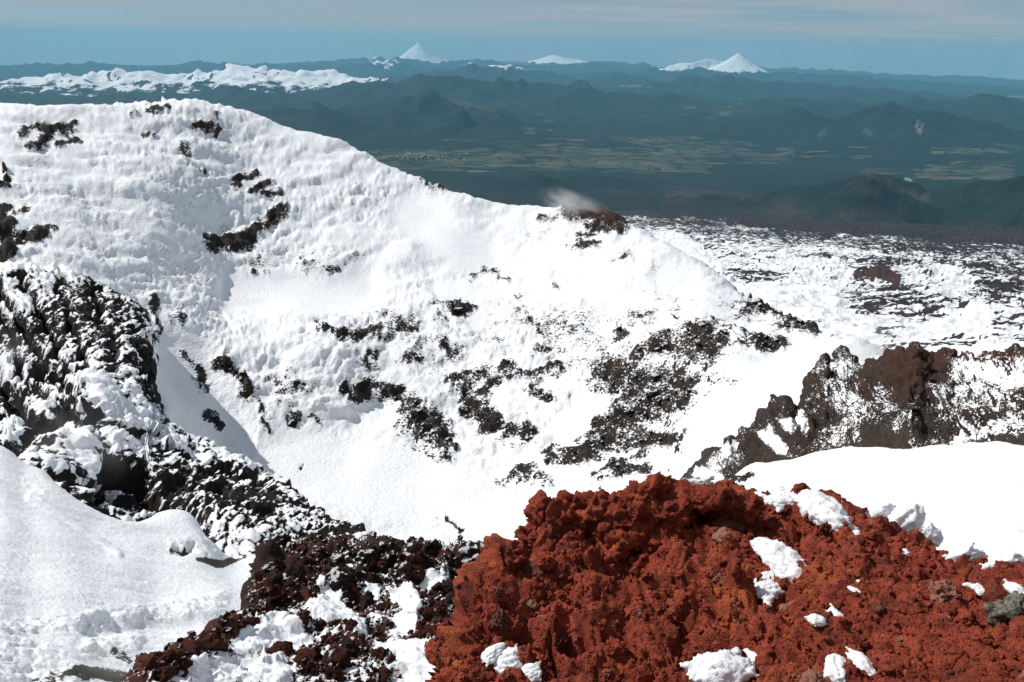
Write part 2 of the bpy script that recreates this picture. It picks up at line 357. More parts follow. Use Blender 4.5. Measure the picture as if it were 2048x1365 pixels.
def build_land():
    na, nr = 660, 380
    az = np.radians(np.concatenate([np.linspace(-75, -40, 60, endpoint=False), np.linspace(-40, 40, na - 120, endpoint=False), np.linspace(40, 75, 60)]))
    rr = np.exp(np.concatenate([np.linspace(math.log(5600), math.log(20000), 150, endpoint=False), np.linspace(math.log(20000), math.log(60000), 170, endpoint=False), np.linspace(math.log(60000), math.log(117000), nr - 320)]))
    A, R = np.meshgrid(az, rr, indexing='ij')
    P, h, snow, big, foot = land(A, R)
    PX, PY = project(P)
    P3 = P.reshape(-1, 3)
    sn = np.clip(snow / 800.0 + 0.40, 0, 0.80)
    # meadows and fields gather on the valley floor
    flat = 1 - sstep(70, 330, np.maximum(big - 40, 0) + foot * 0.55)
    field = strokes(PX, PY, [([(760,322),(900,318),(1060,318),(1220,318),(1400,328)], 26, 1.0), ([(1080,300),(1200,292),(1330,290),(1460,300),(1570,312)], 22, 0.85),
        ([(1060,270),(1040,210),(1100,250)], 14, 0.5), ([(1380,208),(1480,215),(1420,232)], 14, 0.7), ([(1560,312),(1660,305),(1740,308)], 12, 0.6), ([(1840,345),(1920,340),(2020,345)], 20, 1.0),
        ([(1870,305),(1960,300),(2060,292)], 12, 0.8), ([(1730,345),(1800,345)], 10, 0.8), ([(640,262),(700,250)], 8, 0.35), ([(780,300),(850,290)], 8, 0.5), ([(1180,265),(1240,285)], 12, 0.5)])
    brown = strokes(PX, PY, [([(1350,405),(1500,420),(1650,445),(1800,462),(2048,478)], 34, 0.9), ([(1230,395),(1400,405)], 16, 0.5), ([(1740,345),(1770,365),(1800,385),(1850,398)], 10, 1.0), ([(1700,372),(1760,385)], 9, 0.8), ([(880,390),(1000,410),(1200,430)], 25, 0.4)])
    lava = strokes(PX, PY, [([(1260,425),(1400,418),(1480,440),(1570,458)], 20, 0.9), ([(1030,385),(1200,400),(1260,395)], 14, 0.5)])
    scar = strokes(PX, PY, [([(1836,246),(1834,256),(1840,266)], 3.2, 1.0), ([(1845,247),(1843,262)], 2.5, 0.8), ([(1650,262),(1640,270)], 5, 0.25), ([(1730,262),(1740,270)], 5, 0.35)])
    bare = strokes(PX, PY, [([(900,207),(960,216),(1040,240)], 9, 0.9), ([(1075,160),(1130,166),(1180,174)], 7, 0.4), ([(530,225),(570,232)], 8, 0.6), ([(230,195),(320,193)], 8, 0.3)])
    water = strokes(PX, PY, [([(1240,172),(1300,173)], 1.2, 0.55), ([(2020,193),(2070,194)], 1.5, 0.6), ([(1812,358),(1822,362)], 3, 1.0)])
    t = NT('far land forest fields and snow')
    n1 = t.noise(1 / 900., 6, 0.62); n2 = t.noise(1 / 140., 4, 0.65)
    forest = t.mix(t.map(n1, 0.35, 0.66), (0.006, 0.014, 0.012), (0.014, 0.025, 0.019))
    forest = t.mix(t.map(n2, 0.3, 0.7, 0.0, 0.5), forest, (0.006, 0.011, 0.009))
    cell = t.voro(1 / 330., t.scale(t.pos, (0.55, 1.5, 0.001)), 'F1', 'Color'); sep_ = t.n.new('ShaderNodeSeparateColor'); t.l.new(cell, sep_.inputs[0])
    pick = t.math('ADD', t.math('ADD', t.math('MULTIPLY', t.attr('field'), 0.95), t.math('MULTIPLY', t.math('SUBTRACT', t.noise(1 / 1500., 4, 0.6), 0.5), 1.2)), t.math('MULTIPLY', t.math('SUBTRACT', sep_.outputs[0], 0.5), 0.8))
    hedge = t.map(t.voro(1 / 330., t.scale(t.pos, (0.55, 1.5, 0.001)), 'DISTANCE_TO_EDGE'), 0.03, 0.09)
    isf = t.math('MULTIPLY', t.map(pick, 0.66, 0.74), hedge)
    fcol = t.mix(sep_.outputs[1], (0.055, 0.058, 0.036), (0.12, 0.11, 0.075)); fcol = t.mix(t.map(sep_.outputs[2], 0.75, 0.85), fcol, (0.035, 0.052, 0.022))
    c = t.mix(isf, forest, fcol)
    c = t.mix(t.math('MULTIPLY', t.attr('brown'), t.map(t.noise(1 / 600., 6, 0.7), 0.42, 0.58)), c, (0.050, 0.037, 0.034))
    c = t.mix(t.math('MULTIPLY', t.attr('lava'), t.map(n1, 0.3, 0.5)), c, (0.018, 0.016, 0.017))
    c = t.mix(t.math('MULTIPLY', t.attr('bare'), t.map(n1, 0.40, 0.62)), c, (0.06, 0.048, 0.036))
    c = t.mix(t.math('MULTIPLY', t.attr('scar'), t.map(n2, 0.35, 0.6)), c, (0.26, 0.24, 0.22))
    sv = t.math('ADD', t.attr('snow'), t.math('ADD', t.math('MULTIPLY', t.math('SUBTRACT', t.noise(1 / 900., 7, 0.74, t.scale(t.pos, (1.2, .7, 1.6))), 0.5), 1.9), t.math('MULTIPLY', t.math('SUBTRACT', t.dot(t.geo.outputs['Normal'], (0, 0, 1)), 0.93), 2.0)))
    sfac = t.math('MULTIPLY', t.map(sv, 0.50, 0.60), t.map(t.attr('snow'), 0.02, 0.2))
    c = t.mix(sfac, c, (0.82, 0.84, 0.87))
    c = t.mix(t.attr('water'), c, (0.24, 0.29, 0.33))
    m = t.done(c, 0.9, t.bump(t.math('ADD', n2, n1), 0.8, 60.0), 0.1)
    me = grid_mesh('valley_land', P, {'snow': sn * (snow > -8000), 'field': np.maximum(field, 0.30 * flat * sstep(14000, 17000, R) * (1 - sstep(30000, 60000, R))) * (1 - sstep(250, 600, big)), 'brown': brown, 'lava': lava, 'scar': scar, 'bare': bare, 'water': water})
    return link('valley_terrain', me, m, kind='structure', label='hazy blue forested valley, fields and mountain ranges reaching the horizon')
LAND = build_land()

def volcano_cone(apex, r, base_rows, half_px, label, seed, shoulder=None, sharp=1.35):
    """snow covered cone standing at the far edge of the land"""
    A = at(np.array(apex[0]), np.array(float(apex[1])), r)
    hpx = r * 1.08 / FPX                                   # metres per picture unit there
    H = base_rows * hpx; Rb = half_px * hpx
    n, m = 90, 240
    u = np.linspace(0, 1, n) ** 1.15 * 2.3; th = np.linspace(0, 2 * math.pi, m)
    U, TH = np.meshgrid(u, th, indexing='ij')
    prof = np.where(U < 1, np.maximum(1 - U, 0) ** sharp, -(U - 1) * 0.12)
    prof = np.where(U < 0.03, prof.max() - 0.028, prof)
    X = A[0] + np.cos(TH) * U * Rb; Y = A[1] + np.sin(TH) * U * Rb * 1.0
    TW = TH + 0.25 * vnoise(np.stack([np.cos(TH) * 2, np.sin(TH) * 2, U * 2.5], -1), 1.0, seed + 9)
    gl = vnoise(np.stack([np.cos(TW) * 3.1, np.sin(TW) * 3.1, U * 1.6], -1), 1.0, seed) + 0.5 * vnoise(np.stack([np.cos(TW) * 9, np.sin(TW) * 9, U * 4], -1), 1.0, seed + 3)
    Z = A[2] - H + H * prof + gl * H * 0.03 * np.minimum(U * 3, 1) + fbm(np.stack([X, Y, 0 * X], -1), Rb * .28, 3, seed) * H * 0.05 * np.minimum(U * 2, 1)
    P = np.stack([X, Y, Z], -1)
    if shoulder is not None:
        C = at(np.array([q[0] for q in shoulder], float), np.array([q[1] for q in shoulder], float), r * 1.004)
        wob = fbm(np.stack([X, Y, 0 * X], -1), 1500., 3, seed + 2) * 900
        for k in range(len(C) - 1):
            a_, v_ = C[k, :2], C[k + 1, :2] - C[k, :2]; qx, qy = X + wob - a_[0], Y + wob - a_[1]
            tt = np.clip((qx * v_[0] + qy * v_[1]) / (v_ @ v_), 0, 1); d = np.hypot(qx - tt * v_[0], qy - tt * v_[1])
            top_ = C[k, 2] + (C[k + 1, 2] - C[k, 2]) * tt - (A[2] - H)
            P[..., 2] = np.maximum(P[..., 2], (A[2] - H) + top_ * np.exp(-(d / (15 * hpx)) ** 1.2) + gl * H * 0.03)
    hgt = (P[..., 2] - (A[2] - H)) / H
    t = NT(label[:20]); v = t.math('ADD', t.attr('hgt'), t.math('MULTIPLY', t.math('SUBTRACT', t.noise(1 / 1300., 6, 0.7, t.scale(t.pos, (1.6, 1, 0.5))), 0.5), 0.75))
    stre = t.map(t.noise(1 / 700., 5, 0.7, t.scale(t.pos, (1.8, 0.6, 0.25))), 0.60, 0.68)
    c = t.mix(t.map(v, 0.04, 0.14), (0.02, 0.03, 0.025), SNOW); c = t.mix(t.math('MULTIPLY', stre, t.map(t.attr('hgt'), 0.75, 0.2)), c, (0.06, 0.05, 0.05))
    me = grid_mesh('snow_volcano', P, {'hgt': hgt})
    return link('snow_volcano', me, t.done(c, 0.7, None, 0.2), kind='structure', label=label)
volcano_cone((838, 84), 107000., 38, 66, 'pointed snow cone on the skyline, the left and taller of two', 3, [(838, 88), (866, 108), (885, 116)], 1.45)
volcano_cone((1477, 106), 83000., 32, 66, 'smooth white snow cone on the skyline with a long snowy left shoulder', 8, [(1440, 123), (1428, 119), (1414, 117), (1402, 121), (1385, 126), (1362, 126), (1342, 130)], 1.45)
volcano_cone((1108, 110), 100000., 14, 56, 'low broad snow mountain on the skyline between the two cones', 13, [(1085, 117), (1096, 113), (1108, 110), (1122, 114), (1150, 119), (1165, 122)], 1.1)

# village in the valley: far specks
def village():
    rng = np.random.default_rng(5); V = []; F = []
    me_b = []
    for k in range(150):
        px = 858 + rng.normal() * 40; py = 323 + rng.normal() * 2.4
        if not 770 < px < 950: continue
        az_r = ray(px, py); az = math.atan2(az_r[0], az_r[1])
        rr = 17600 + (323 - py) * 130
        G, h, *_ = land(np.array([[az]]), np.array([[rr]])); g = G[0, 0]
        w, d, hh = rng.uniform(14, 34), rng.uniform(10, 20), rng.uniform(6, 11); a = rng.uniform(0, 3.1)
        ca, sa = math.cos(a), math.sin(a); b = len(V)
        for (x, y, z) in [(-1,-1,-1),(1,-1,-1),(1,1,-1),(-1,1,-1),(-1,-1,1),(1,-1,1),(1,1,1),(-1,1,1),(-1,0,2),(1,0,2)]:
            V.append((g[0] + ca*x*w/2 - sa*y*d/2, g[1] + sa*x*w/2 + ca*y*d/2, g[2] + z*hh/2 + hh*.4))
        F += [(b,b+1,b+5,b+4),(b+1,b+2,b+6,b+5),(b+2,b+3,b+7,b+6),(b+3,b,b+4,b+7),(b+4,b+5,b+9,b+8),(b+6,b+7,b+8,b+9),(b+4,b+8,b+7,b+7),(b+5,b+6,b+9,b+9)]
    me = bpy.data.meshes.new('village'); me.from_pydata(V, [], [tuple(dict.fromkeys(f)) for f in F]); me.update()
    t = NT('village walls and roofs'); c = t.mix(t.map(t.noise(1 / 60., 1), 0.4, 0.6), (0.62, 0.62, 0.60), (0.34, 0.30, 0.28))
    link('village_houses', me, t.done(c, 0.6), kind='stuff', label='tiny pale houses of a far village on the valley floor', cat='village')
village()

# ------------------------------------------------------------------ outer flank of the volcano: snow and lava
def build_flank():
    cols = {900: [(760,300),(700,600),(600,1300),(540,2200),(490,3800),(455,5400),(425,7200)],
            1250: [(760,300),(700,600),(600,1300),(530,2200),(472,3800),(440,5400),(418,7200)],
            1500: [(770,300),(705,600),(605,1250),(540,2100),(484,3700),(454,5400),(430,7200)],
            1750: [(790,300),(712,620),(620,1250),(555,2100),(500,3600),(468,5300),(442,7200)],
            2048: [(800,300),(722,620),(640,1200),(580,2000),(522,3500),(486,5200),(455,7200)],
            2250: [(810,300),(730,620),(650,1200),(590,2000),(534,3500),(495,5200),(462,7200)]}
    P, PX, PY = surface(cols, 500, 260, 1080, 2230, 300, 7000, wide=(1080, 3000))
    N = gnormals(P); R = np.hypot(P[..., 0], P[..., 1]); S = P.reshape(-1, 3)
    rid = (1 - billow(S, 150., 4, 5)).reshape(R.shape); lump = (1 - billow(S, 38., 4, 9)).reshape(R.shape)
    bigp = fbm(S, 420., 4, 21).reshape(R.shape)
    far = sstep(500, 2500, R)
    dist = 1 + far * 1.0
    hgt = (rid - 0.6) * 22 * (0.35 + 0.65 * far) + (lump - 0.6) * 9 * dist + bigp * 12
    Q = P + np.array([0, 0, 1.0]) * hgt[..., None]
    # bare lava grows towards the lower edge of the snow
    edge_py = np.interp(PX, [1080, 1250, 1400, 1560, 1700, 1850, 2048, 2230], [424, 426, 434, 456, 466, 480, 492, 500])
    low = np.clip((edge_py + 60 - PY) / 70, 0, 1)
    rock = 0.43 + 0.28 * bigp + 0.38 * low + 0.9 * sstep(-3, 9, edge_py + 1 - PY + 14 * fbm(S, (160., 900., 500.), 3, 44).reshape(R.shape))
    rock = rock + strokes(PX, PY, [([(1720,545),(1760,540),(1790,555)], 13, 0.4), ([(1440,545),(1500,545),(1560,550)], 10, 0.25), ([(1650,640),(1780,655)], 14, 0.3), ([(1960,555),(2048,565)], 30, 0.25), ([(1700,600),(1800,590),(1900,610)], 25, 0.2)])
    rock = rock - strokes(PX, PY, [([(1830,665),(1900,640),(1960,632)], 22, 0.5), ([(1420,570),(1520,590),(1640,610),(1720,660)], 30, 0.6), ([(1880,540),(1940,560)], 14, 0.4), ([(1330,480),(1400,520)], 22, 0.45), ([(1560,520),(1680,530)], 10, 0.25)])
    redm = strokes(PX, PY, [([(1730,540),(1770,545),(1790,560)], 12, 0.8)])
    t = NT('flank snow and lava')
    pr = t.attr('rock')
    n1 = t.noise(1 / 40., 6, 0.66, t.scale(t.pos, (0.55, 1.1, 0.6)), 0.8); n2 = t.noise(1 / 14., 5, 0.62)
    v = t.math('ADD', pr, t.math('ADD', t.math('MULTIPLY', t.math('SUBTRACT', n1, 0.5), 2.1), t.math('MULTIPLY', t.math('SUBTRACT', n2, 0.5), 0.45)))
    v = t.math('ADD', v, t.math('MULTIPLY', t.math('SUBTRACT', 0.93, t.dot(t.geo.outputs['Normal'], (0.1, -0.05, 0.99))), 1.6))
    bare = t.map(v, 0.48, 0.53)
    c = t.mix(t.map(n2, 0.35, 0.65), (0.014, 0.012, 0.013), (0.034, 0.026, 0.027)); c = t.mix(t.attr('red'), c, (0.07, 0.022, 0.018))
    c = t.mix(t.map(t.noise(1 / 400., 3), 0.45, 0.65, 0, 0.6), c, (0.045, 0.032, 0.036))
    col = t.mix(bare, SNOW, c)
    m = t.done(col, t.fmix(bare, 0.6, 0.9), t.bump(t.math('ADD', n2, t.math('MULTIPLY', bare, 0.4)), 0.6, 9.0), 0.2)
    return link('volcano_flank', grid_mesh('volcano_flank', Q, {'rock': np.clip(rock, 0, 2), 'red': redm}), m, kind='structure', label='snowy outer slope of the volcano speckled with dark lava')
build_flank()

# ------------------------------------------------------------------ crater bowl, far snow hill, right-hand snow
A_COLS = {
 -140: [(1000,75),(700,130),(540,160),(440,186),(330,224),(235,272),(330,330),(520,430)],
 0: [(1000,80),(700,130),(540,158),(440,188),(330,226),(255,256),(222,276),(330,330),(520,430)],
 110: [(1000,84),(710,130),(550,160),(445,191),(330,231),(255,264),(217,286),(330,340),(520,430)],
 190: [(1000,88),(720,130),(565,164),(450,197),(330,237),(260,268),(222,292),(330,345),(520,430)],
 300: [(1000,100),(850,122),(700,148),(620,164),(520,186),(440,208),(400,219),(300,258),(212,304),(320,360),(500,440)],
 370: [(1030,97),(870,124),(740,146),(650,160),(560,187),(470,211),(380,236),(300,264),(203,311),(320,362),(500,450)],
 450: [(1050,95),(900,126),(800,140),(680,160),(600,188),(555,202),(470,225),(350,256),(280,284),(212,314),(320,362),(500,450)],
 520: [(1070,94),(930,120),(820,138),(690,158),(605,188),(558,203),(475,226),(370,256),(300,284),(238,310),(350,360),(520,450)],
 600: [(1080,93),(950,116),(850,134),(720,151),(640,168),(592,192),(560,204),(480,227),(400,251),(330,276),(268,300),(400,350),(560,440)],
 680: [(1085,92),(950,116),(850,134),(725,151),(640,170),(592,193),(545,208),(470,231),(405,252),(345,273),(292,294),(430,345),(580,435)],
 750: [(1090,92),(950,115),(850,133),(740,150),(640,172),(590,195),(520,216),(450,240),(400,256),(326,286),(450,340),(600,430)],
 830: [(1090,92),(950,115),(850,132),(740,150),(640,172),(582,197),(500,221),(440,243),(405,256),(362,275),(480,330),(630,425)],
 900: [(1090,92),(950,114),(850,131),(740,150),(640,172),(572,198),(480,226),(430,246),(389,266),(500,320),(650,420)],
 1000: [(1090,92),(950,113),(850,129),(740,148),(640,172),(565,200),(480,230),(430,250),(409,260),(520,315),(660,415)],
 1100: [(1080,92),(950,109),(850,126),(740,146),(640,169),(550,198),(475,229),(430,248),(420,254),(520,310),(670,410)],
 1200: [(1050,90),(950,105),(850,122),(740,142),(640,165),(540,195),(470,225),(427,243),(540,300),(680,400)],
 1250: [(1030,88),(950,101),(850,119),(740,139),(640,162),(540,192),(470,223),(450,233),(550,290),(690,390)],
 1320: [(1000,85),(950,94),(850,113),(740,134),(640,157),(550,187),(490,214),(482,220),(600,280),(720,380)],
 1400: [(1100,45),(960,78),(850,100),(740,125),(640,152),(565,182),(532,200),(640,260),(760,360)],
 1500: [(1100,26),(980,48),(900,72),(800,98),(720,124),(640,158),(600,180),(700,240),(800,330)],
 1600: [(1100,24),(950,48),(850,78),(760,106),(700,134),(648,160),(760,215),(850,320)],
 1700: [(1100,22),(950,42),(890,58),(800,85),(725,115),(690,132),(800,190),(900,300)],
 1850: [(1200,14),(1050,26),(950,38),(888,53),(800,76),(715,106),(850,170),(950,280)],
 2048: [(1250,12),(1100,20),(950,33),(870,50),(800,66),(705,98),(850,160),(950,260)],
 2220: [(1280,11),(1120,19),(960,32),(870,49),(800,66),(705,98),(850,160),(950,260)],
}
A_ROCK = [
 ([(900,640),(1100,660),(1250,640)], 45, .36), ([(1000,700),(1150,720),(1250,700)], 40, .42), ([(700,660),(850,685)], 32, .36), ([(500,525),(700,530)], 20, .36), ([(760,740),(900,720)], 36, .38), ([(1280,560),(1440,640)], 26, .32), ([(640,760),(560,790)], 26, .32), ([(1450,600),(1640,650)], 26, .42),
 ([(420,494),(455,486),(492,480)], 15, 1.15), ([(490,480),(520,458),(545,445),(562,426)], 11, 1.15), ([(500,500),(520,490)], 8, .7),
 ([(470,376),(478,362),(492,355),(505,353)], 7, 1.0), ([(514,386),(530,374)], 7, 1.0), ([(536,393),(552,390)], 5, 1.0), ([(500,395),(512,390)], 5, .9),
 ([(362,300),(372,310),(368,335)], 9, .62), ([(395,350),(402,354)], 6, .7), ([(40,278),(75,263),(110,263),(145,255)], 8, .95), ([(60,297),(95,288)], 6, 1.1), ([(120,297),(148,285)], 7, 1.1), ([(125,262),(130,280)], 5, .9),
 ([(0,425),(8,470),(4,510)], 13, 1.15), ([(35,482),(55,472),(85,462)], 10, .85), ([(30,430),(60,420)], 6, .6), ([(10,345),(15,365)], 6, .9), ([(0,380),(12,378)], 5, .9),
 ([(290,230),(310,226),(335,213)], 6, 1.05), ([(385,252),(410,258),(432,266)], 5, .85), ([(285,276),(312,272)], 5, .95), ([(430,240),(440,238)], 4, .7), ([(260,240),(270,235)], 5, .8),
 ([(830,362),(860,375),(885,386)], 6, .85), ([(855,390),(865,385)], 5, .8),
 ([(1135,432),(1170,432),(1205,430),(1235,447)], 15, 1.1), ([(1075,446),(1112,440)], 6, .75), ([(1180,455),(1225,460)], 9, .95), ([(1155,482),(1165,472),(1220,468)], 7, .9), ([(1140,503),(1175,496),(1205,492)], 7, .85), ([(1240,522),(1252,518)], 7, .9), ([(1060,480),(1100,470)], 8, .4),
 ([(945,548),(965,540),(988,545)], 9, .95), ([(985,545),(1000,560)], 8, .7), ([(505,549)], 6, 1.0), ([(530,545)], 4, .9), ([(665,551),(680,549)], 7, .9), ([(600,540)], 10, .5), ([(520,520)], 9, .55), ([(655,520)], 9, .55),
 ([(885,615),(920,622),(950,622)], 9, 1.0), ([(1040,595),(1052,590)], 5, .8), ([(1110,570),(1122,576)], 6, .7), ([(1140,590)], 9, .5), ([(1240,625),(1310,620)], 10, .4),
 ([(655,675),(690,688),(740,690)], 11, .72), ([(780,652),(800,665),(830,668)], 12, .78), ([(740,640),(760,640)], 9, .5), ([(885,690),(900,712)], 12, .66), ([(1040,620),(1060,640)], 14, .5), ([(1065,665),(1075,672)], 10, .7), ([(640,650)], 8, .5),
 ([(690,790),(730,795),(760,785)], 13, .85), ([(770,790),(800,800),(830,822)], 18, .72), ([(745,730),(755,725)], 8, .8), ([(820,725),(840,730)], 9, .7),
 ([(822,850),(850,870),(870,880)], 30, .8), ([(940,835),(980,845),(1020,860),(1055,865)], 19, 1.05), ([(880,905),(890,910)], 8, .8),
 ([(905,770),(950,765),(985,755)], 20, .82), ([(1010,745),(1040,750),(1110,752)], 12, .85), ([(930,800),(960,795)], 14, .8), ([(1060,778),(1105,790)], 12, .95), ([(1120,740),(1160,735)], 14, .55), ([(900,740),(870,760)], 16, .55),
 ([(1170,690),(1230,700),(1300,715)], 26, .6), ([(1300,700),(1350,690),(1395,665)], 32, .72), ([(1230,760),(1320,760),(1400,725)], 46, .76), ([(1220,850),(1290,820),(1375,785)], 36, .92), ([(1140,905),(1190,895),(1235,880)], 17, .95), ([(1378,662),(1395,690),(1415,710)], 15, 1.1),
 ([(1098,910),(1105,918)], 11, .9), ([(1015,965),(1050,960),(1100,965)], 20, .6), ([(1040,990)], 12, .6), ([(1205,945),(1240,940),(1290,942)], 17, .95), ([(1330,870),(1340,880)], 12, .8), ([(1383,812)], 10, 1.0),
 ([(1275,635),(1290,640)], 18, .6), ([(1355,625),(1370,640)], 9, .6), ([(1100,660),(1160,680)], 22, .52), ([(1240,665),(1258,690)], 10, .95), ([(1415,715),(1445,735)], 10, 1.1),
 ([(1490,615),(1530,620),(1570,640),(1620,655)], 19, .95), ([(1430,690),(1460,705),(1520,695),(1555,695)], 10, .9), ([(1450,665),(1490,672)], 12, .75), ([(1470,605),(1480,612)], 7, .9), ([(1560,600),(1640,640)], 16, .55), ([(1425,640),(1440,650)], 9, .75), ([(1560,660),(1640,665)], 9, .7), ([(1350,880),(1300,870),(1260,900)], 16, .7),
 ([(432,730),(465,745),(478,780),(490,795)], 11, .95), ([(412,825),(428,845),(432,862)], 8, .95), ([(375,715),(385,740),(400,770)], 13, .62), ([(350,625),(360,650)], 9, .6), ([(300,620),(310,640),(320,665)], 12, .75), ([(515,850),(530,858)], 6, .9), ([(595,858)], 7, .75), ([(575,780),(600,790)], 8, .6), ([(525,840),(510,820)], 6, .6),
 ([(885,1053),(905,1065),(925,1082)], 6, 1.1), ([(568,928)], 4, .9), ([(604,938)], 4, .9), ([(1480,968),(1490,966)], 5, 1.2), ([(640,860),(620,850)], 4, .6),
]
def smooth_areas(PX, PY):
    return strokes(PX, PY, [([(470,590),(560,590),(660,600),(720,580)], 40, 1), ([(820,430),(880,470),(960,520)], 45, 1), ([(560,930),(700,950),(850,980),(950,1000)], 80, .9), ([(360,720),(400,820),(470,900)], 60, .9), ([(1560,740),(1480,800),(1420,880),(1340,920)], 50, 1), ([(1500,1000),(1750,1000),(2000,960)], 90, 1), ([(950,640),(1000,600),(880,580)], 22, .8), ([(1130,860),(1180,820)], 30, .8), ([(1330,560),(1420,600),(1500,650)], 30, .8), ([(760,830),(720,870)], 30, .7)])

CRATER = {}
def build_crater():
    P, PX, PY = surface(A_COLS, 800, 540, -130, 2215, 6, 430, below=500, wide=(-900, 3000))
    N = gnormals(P); S = P.reshape(-1, 3); R = np.hypot(P[..., 0], P[..., 1]); shp = R.shape
    kpx = np.clip(210 / R, .6, 3); wx = fbm(S, 5., 4, 81, .6).reshape(shp); wy = fbm(S, 5., 4, 87, .6).reshape(shp)
    rock = strokes(PX + 26 * wx * kpx, PY + 15 * wy * kpx, A_ROCK, 0.0, 2.3) * 1.08
    jit = fbm(S, 7., 3, 61).reshape(shp)
    smo = smooth_areas(PX, PY)
    rough = np.clip(1 - smo, 0, 1) * sstep(60, 110, R)
    # rime: cauliflower lumps stretched along the wind
    Sw = S + 2.6 * np.stack([fbm(S, 5., 2, q) for q in (101, 104, 107)], -1)
    L1 = (billow(Sw @ np.array([[.8, .6, 0], [-.6, .8, 0], [0, 0, 1.]]).T, (11., 6.5, 7.), 3, 3)).reshape(shp)
    L2 = (billow(Sw @ np.array([[.86, .5, 0], [-.5, .86, 0], [0, 0, 1.]]).T, (3.3, 2.6, 1.5), 2, 7)).reshape(shp)
    big = fbm(S, 26., 3, 15).reshape(shp); wv = 0.25 + 1.15 * sstep(-.35, .35, fbm(S, 30., 3, 131)).reshape(shp)
    LF = billow(Sw @ np.array([[.5, .86, 0], [-.86, .5, 0], [0, 0, 1.]]).T, (34., 12., 18.), 2, 141).reshape(shp)
    L3 = billow(Sw @ np.array([[.86, .5, 0], [-.5, .86, 0], [0, 0, 1.]]).T, (1.9, 1.5, 0.9), 2, 27).reshape(shp)
    rel = rough * (L1 * 0.95 + (L2 * 0.50 + L3 * 0.26) * wv + LF * 1.1 * (1 - sstep(800, 1050, PX)) + big * 1.7) + (1 - rough) * (big * 0.5 + fbm(S, (9., 3., 5.), 3, 19).reshape(shp) * 0.22 + wv * fbm(S, (2.4, .8, 1.5), 2, 23).reshape(shp) * 0.07)
    # rocks push out where the ground is bare
    rk = np.clip(rock + 0.42 * jit * (rock > 0.05), 0, 1.3)
    on = rk > 0.2; So = P[on]; f1, f2, cid = worley(So, 2.6, 2); craggy = 1 - billow(So, 4.5, 4, 25)
    rel[on] += sstep(0.25, 0.9, rk[on]) * ((0.85 - f1) * 1.1 + (craggy - 0.5) * 1.8 + cid * 0.4)
    Q = P + N * (rel * np.clip(R / 90, 0.25, 1.0))[..., None]
    redm = strokes(PX, PY, [([(1140,435),(1190,430),(1235,445)], 16, .7), ([(395,255),(430,265)], 8, .6), ([(440,740),(480,790)], 14, .45), ([(1240,700),(1400,700)], 60, .25)])
    m = snow_rock('crater snow and lava rock', 0.5, (0.020, 0.016, 0.014), (0.058, 0.045, 0.036), lie=(-0.3, 0.0, 0.95), lie_amp=0.9, noise_amp=1.5, bump=0.7, red=(0.10, 0.048, 0.028), snowbump=0.6, edge=0.10)
    o = link('crater_terrain', grid_mesh('crater_terrain', Q, {'rock': rk, 'red': redm}), m, kind='structure', label='white snow bowl of the crater with lumpy rime hill and lava rocks')
    CRATER.update(o=o, Q=Q, N=gnormals(Q), PX=PX, PY=PY, rock=rk)
build_crater()

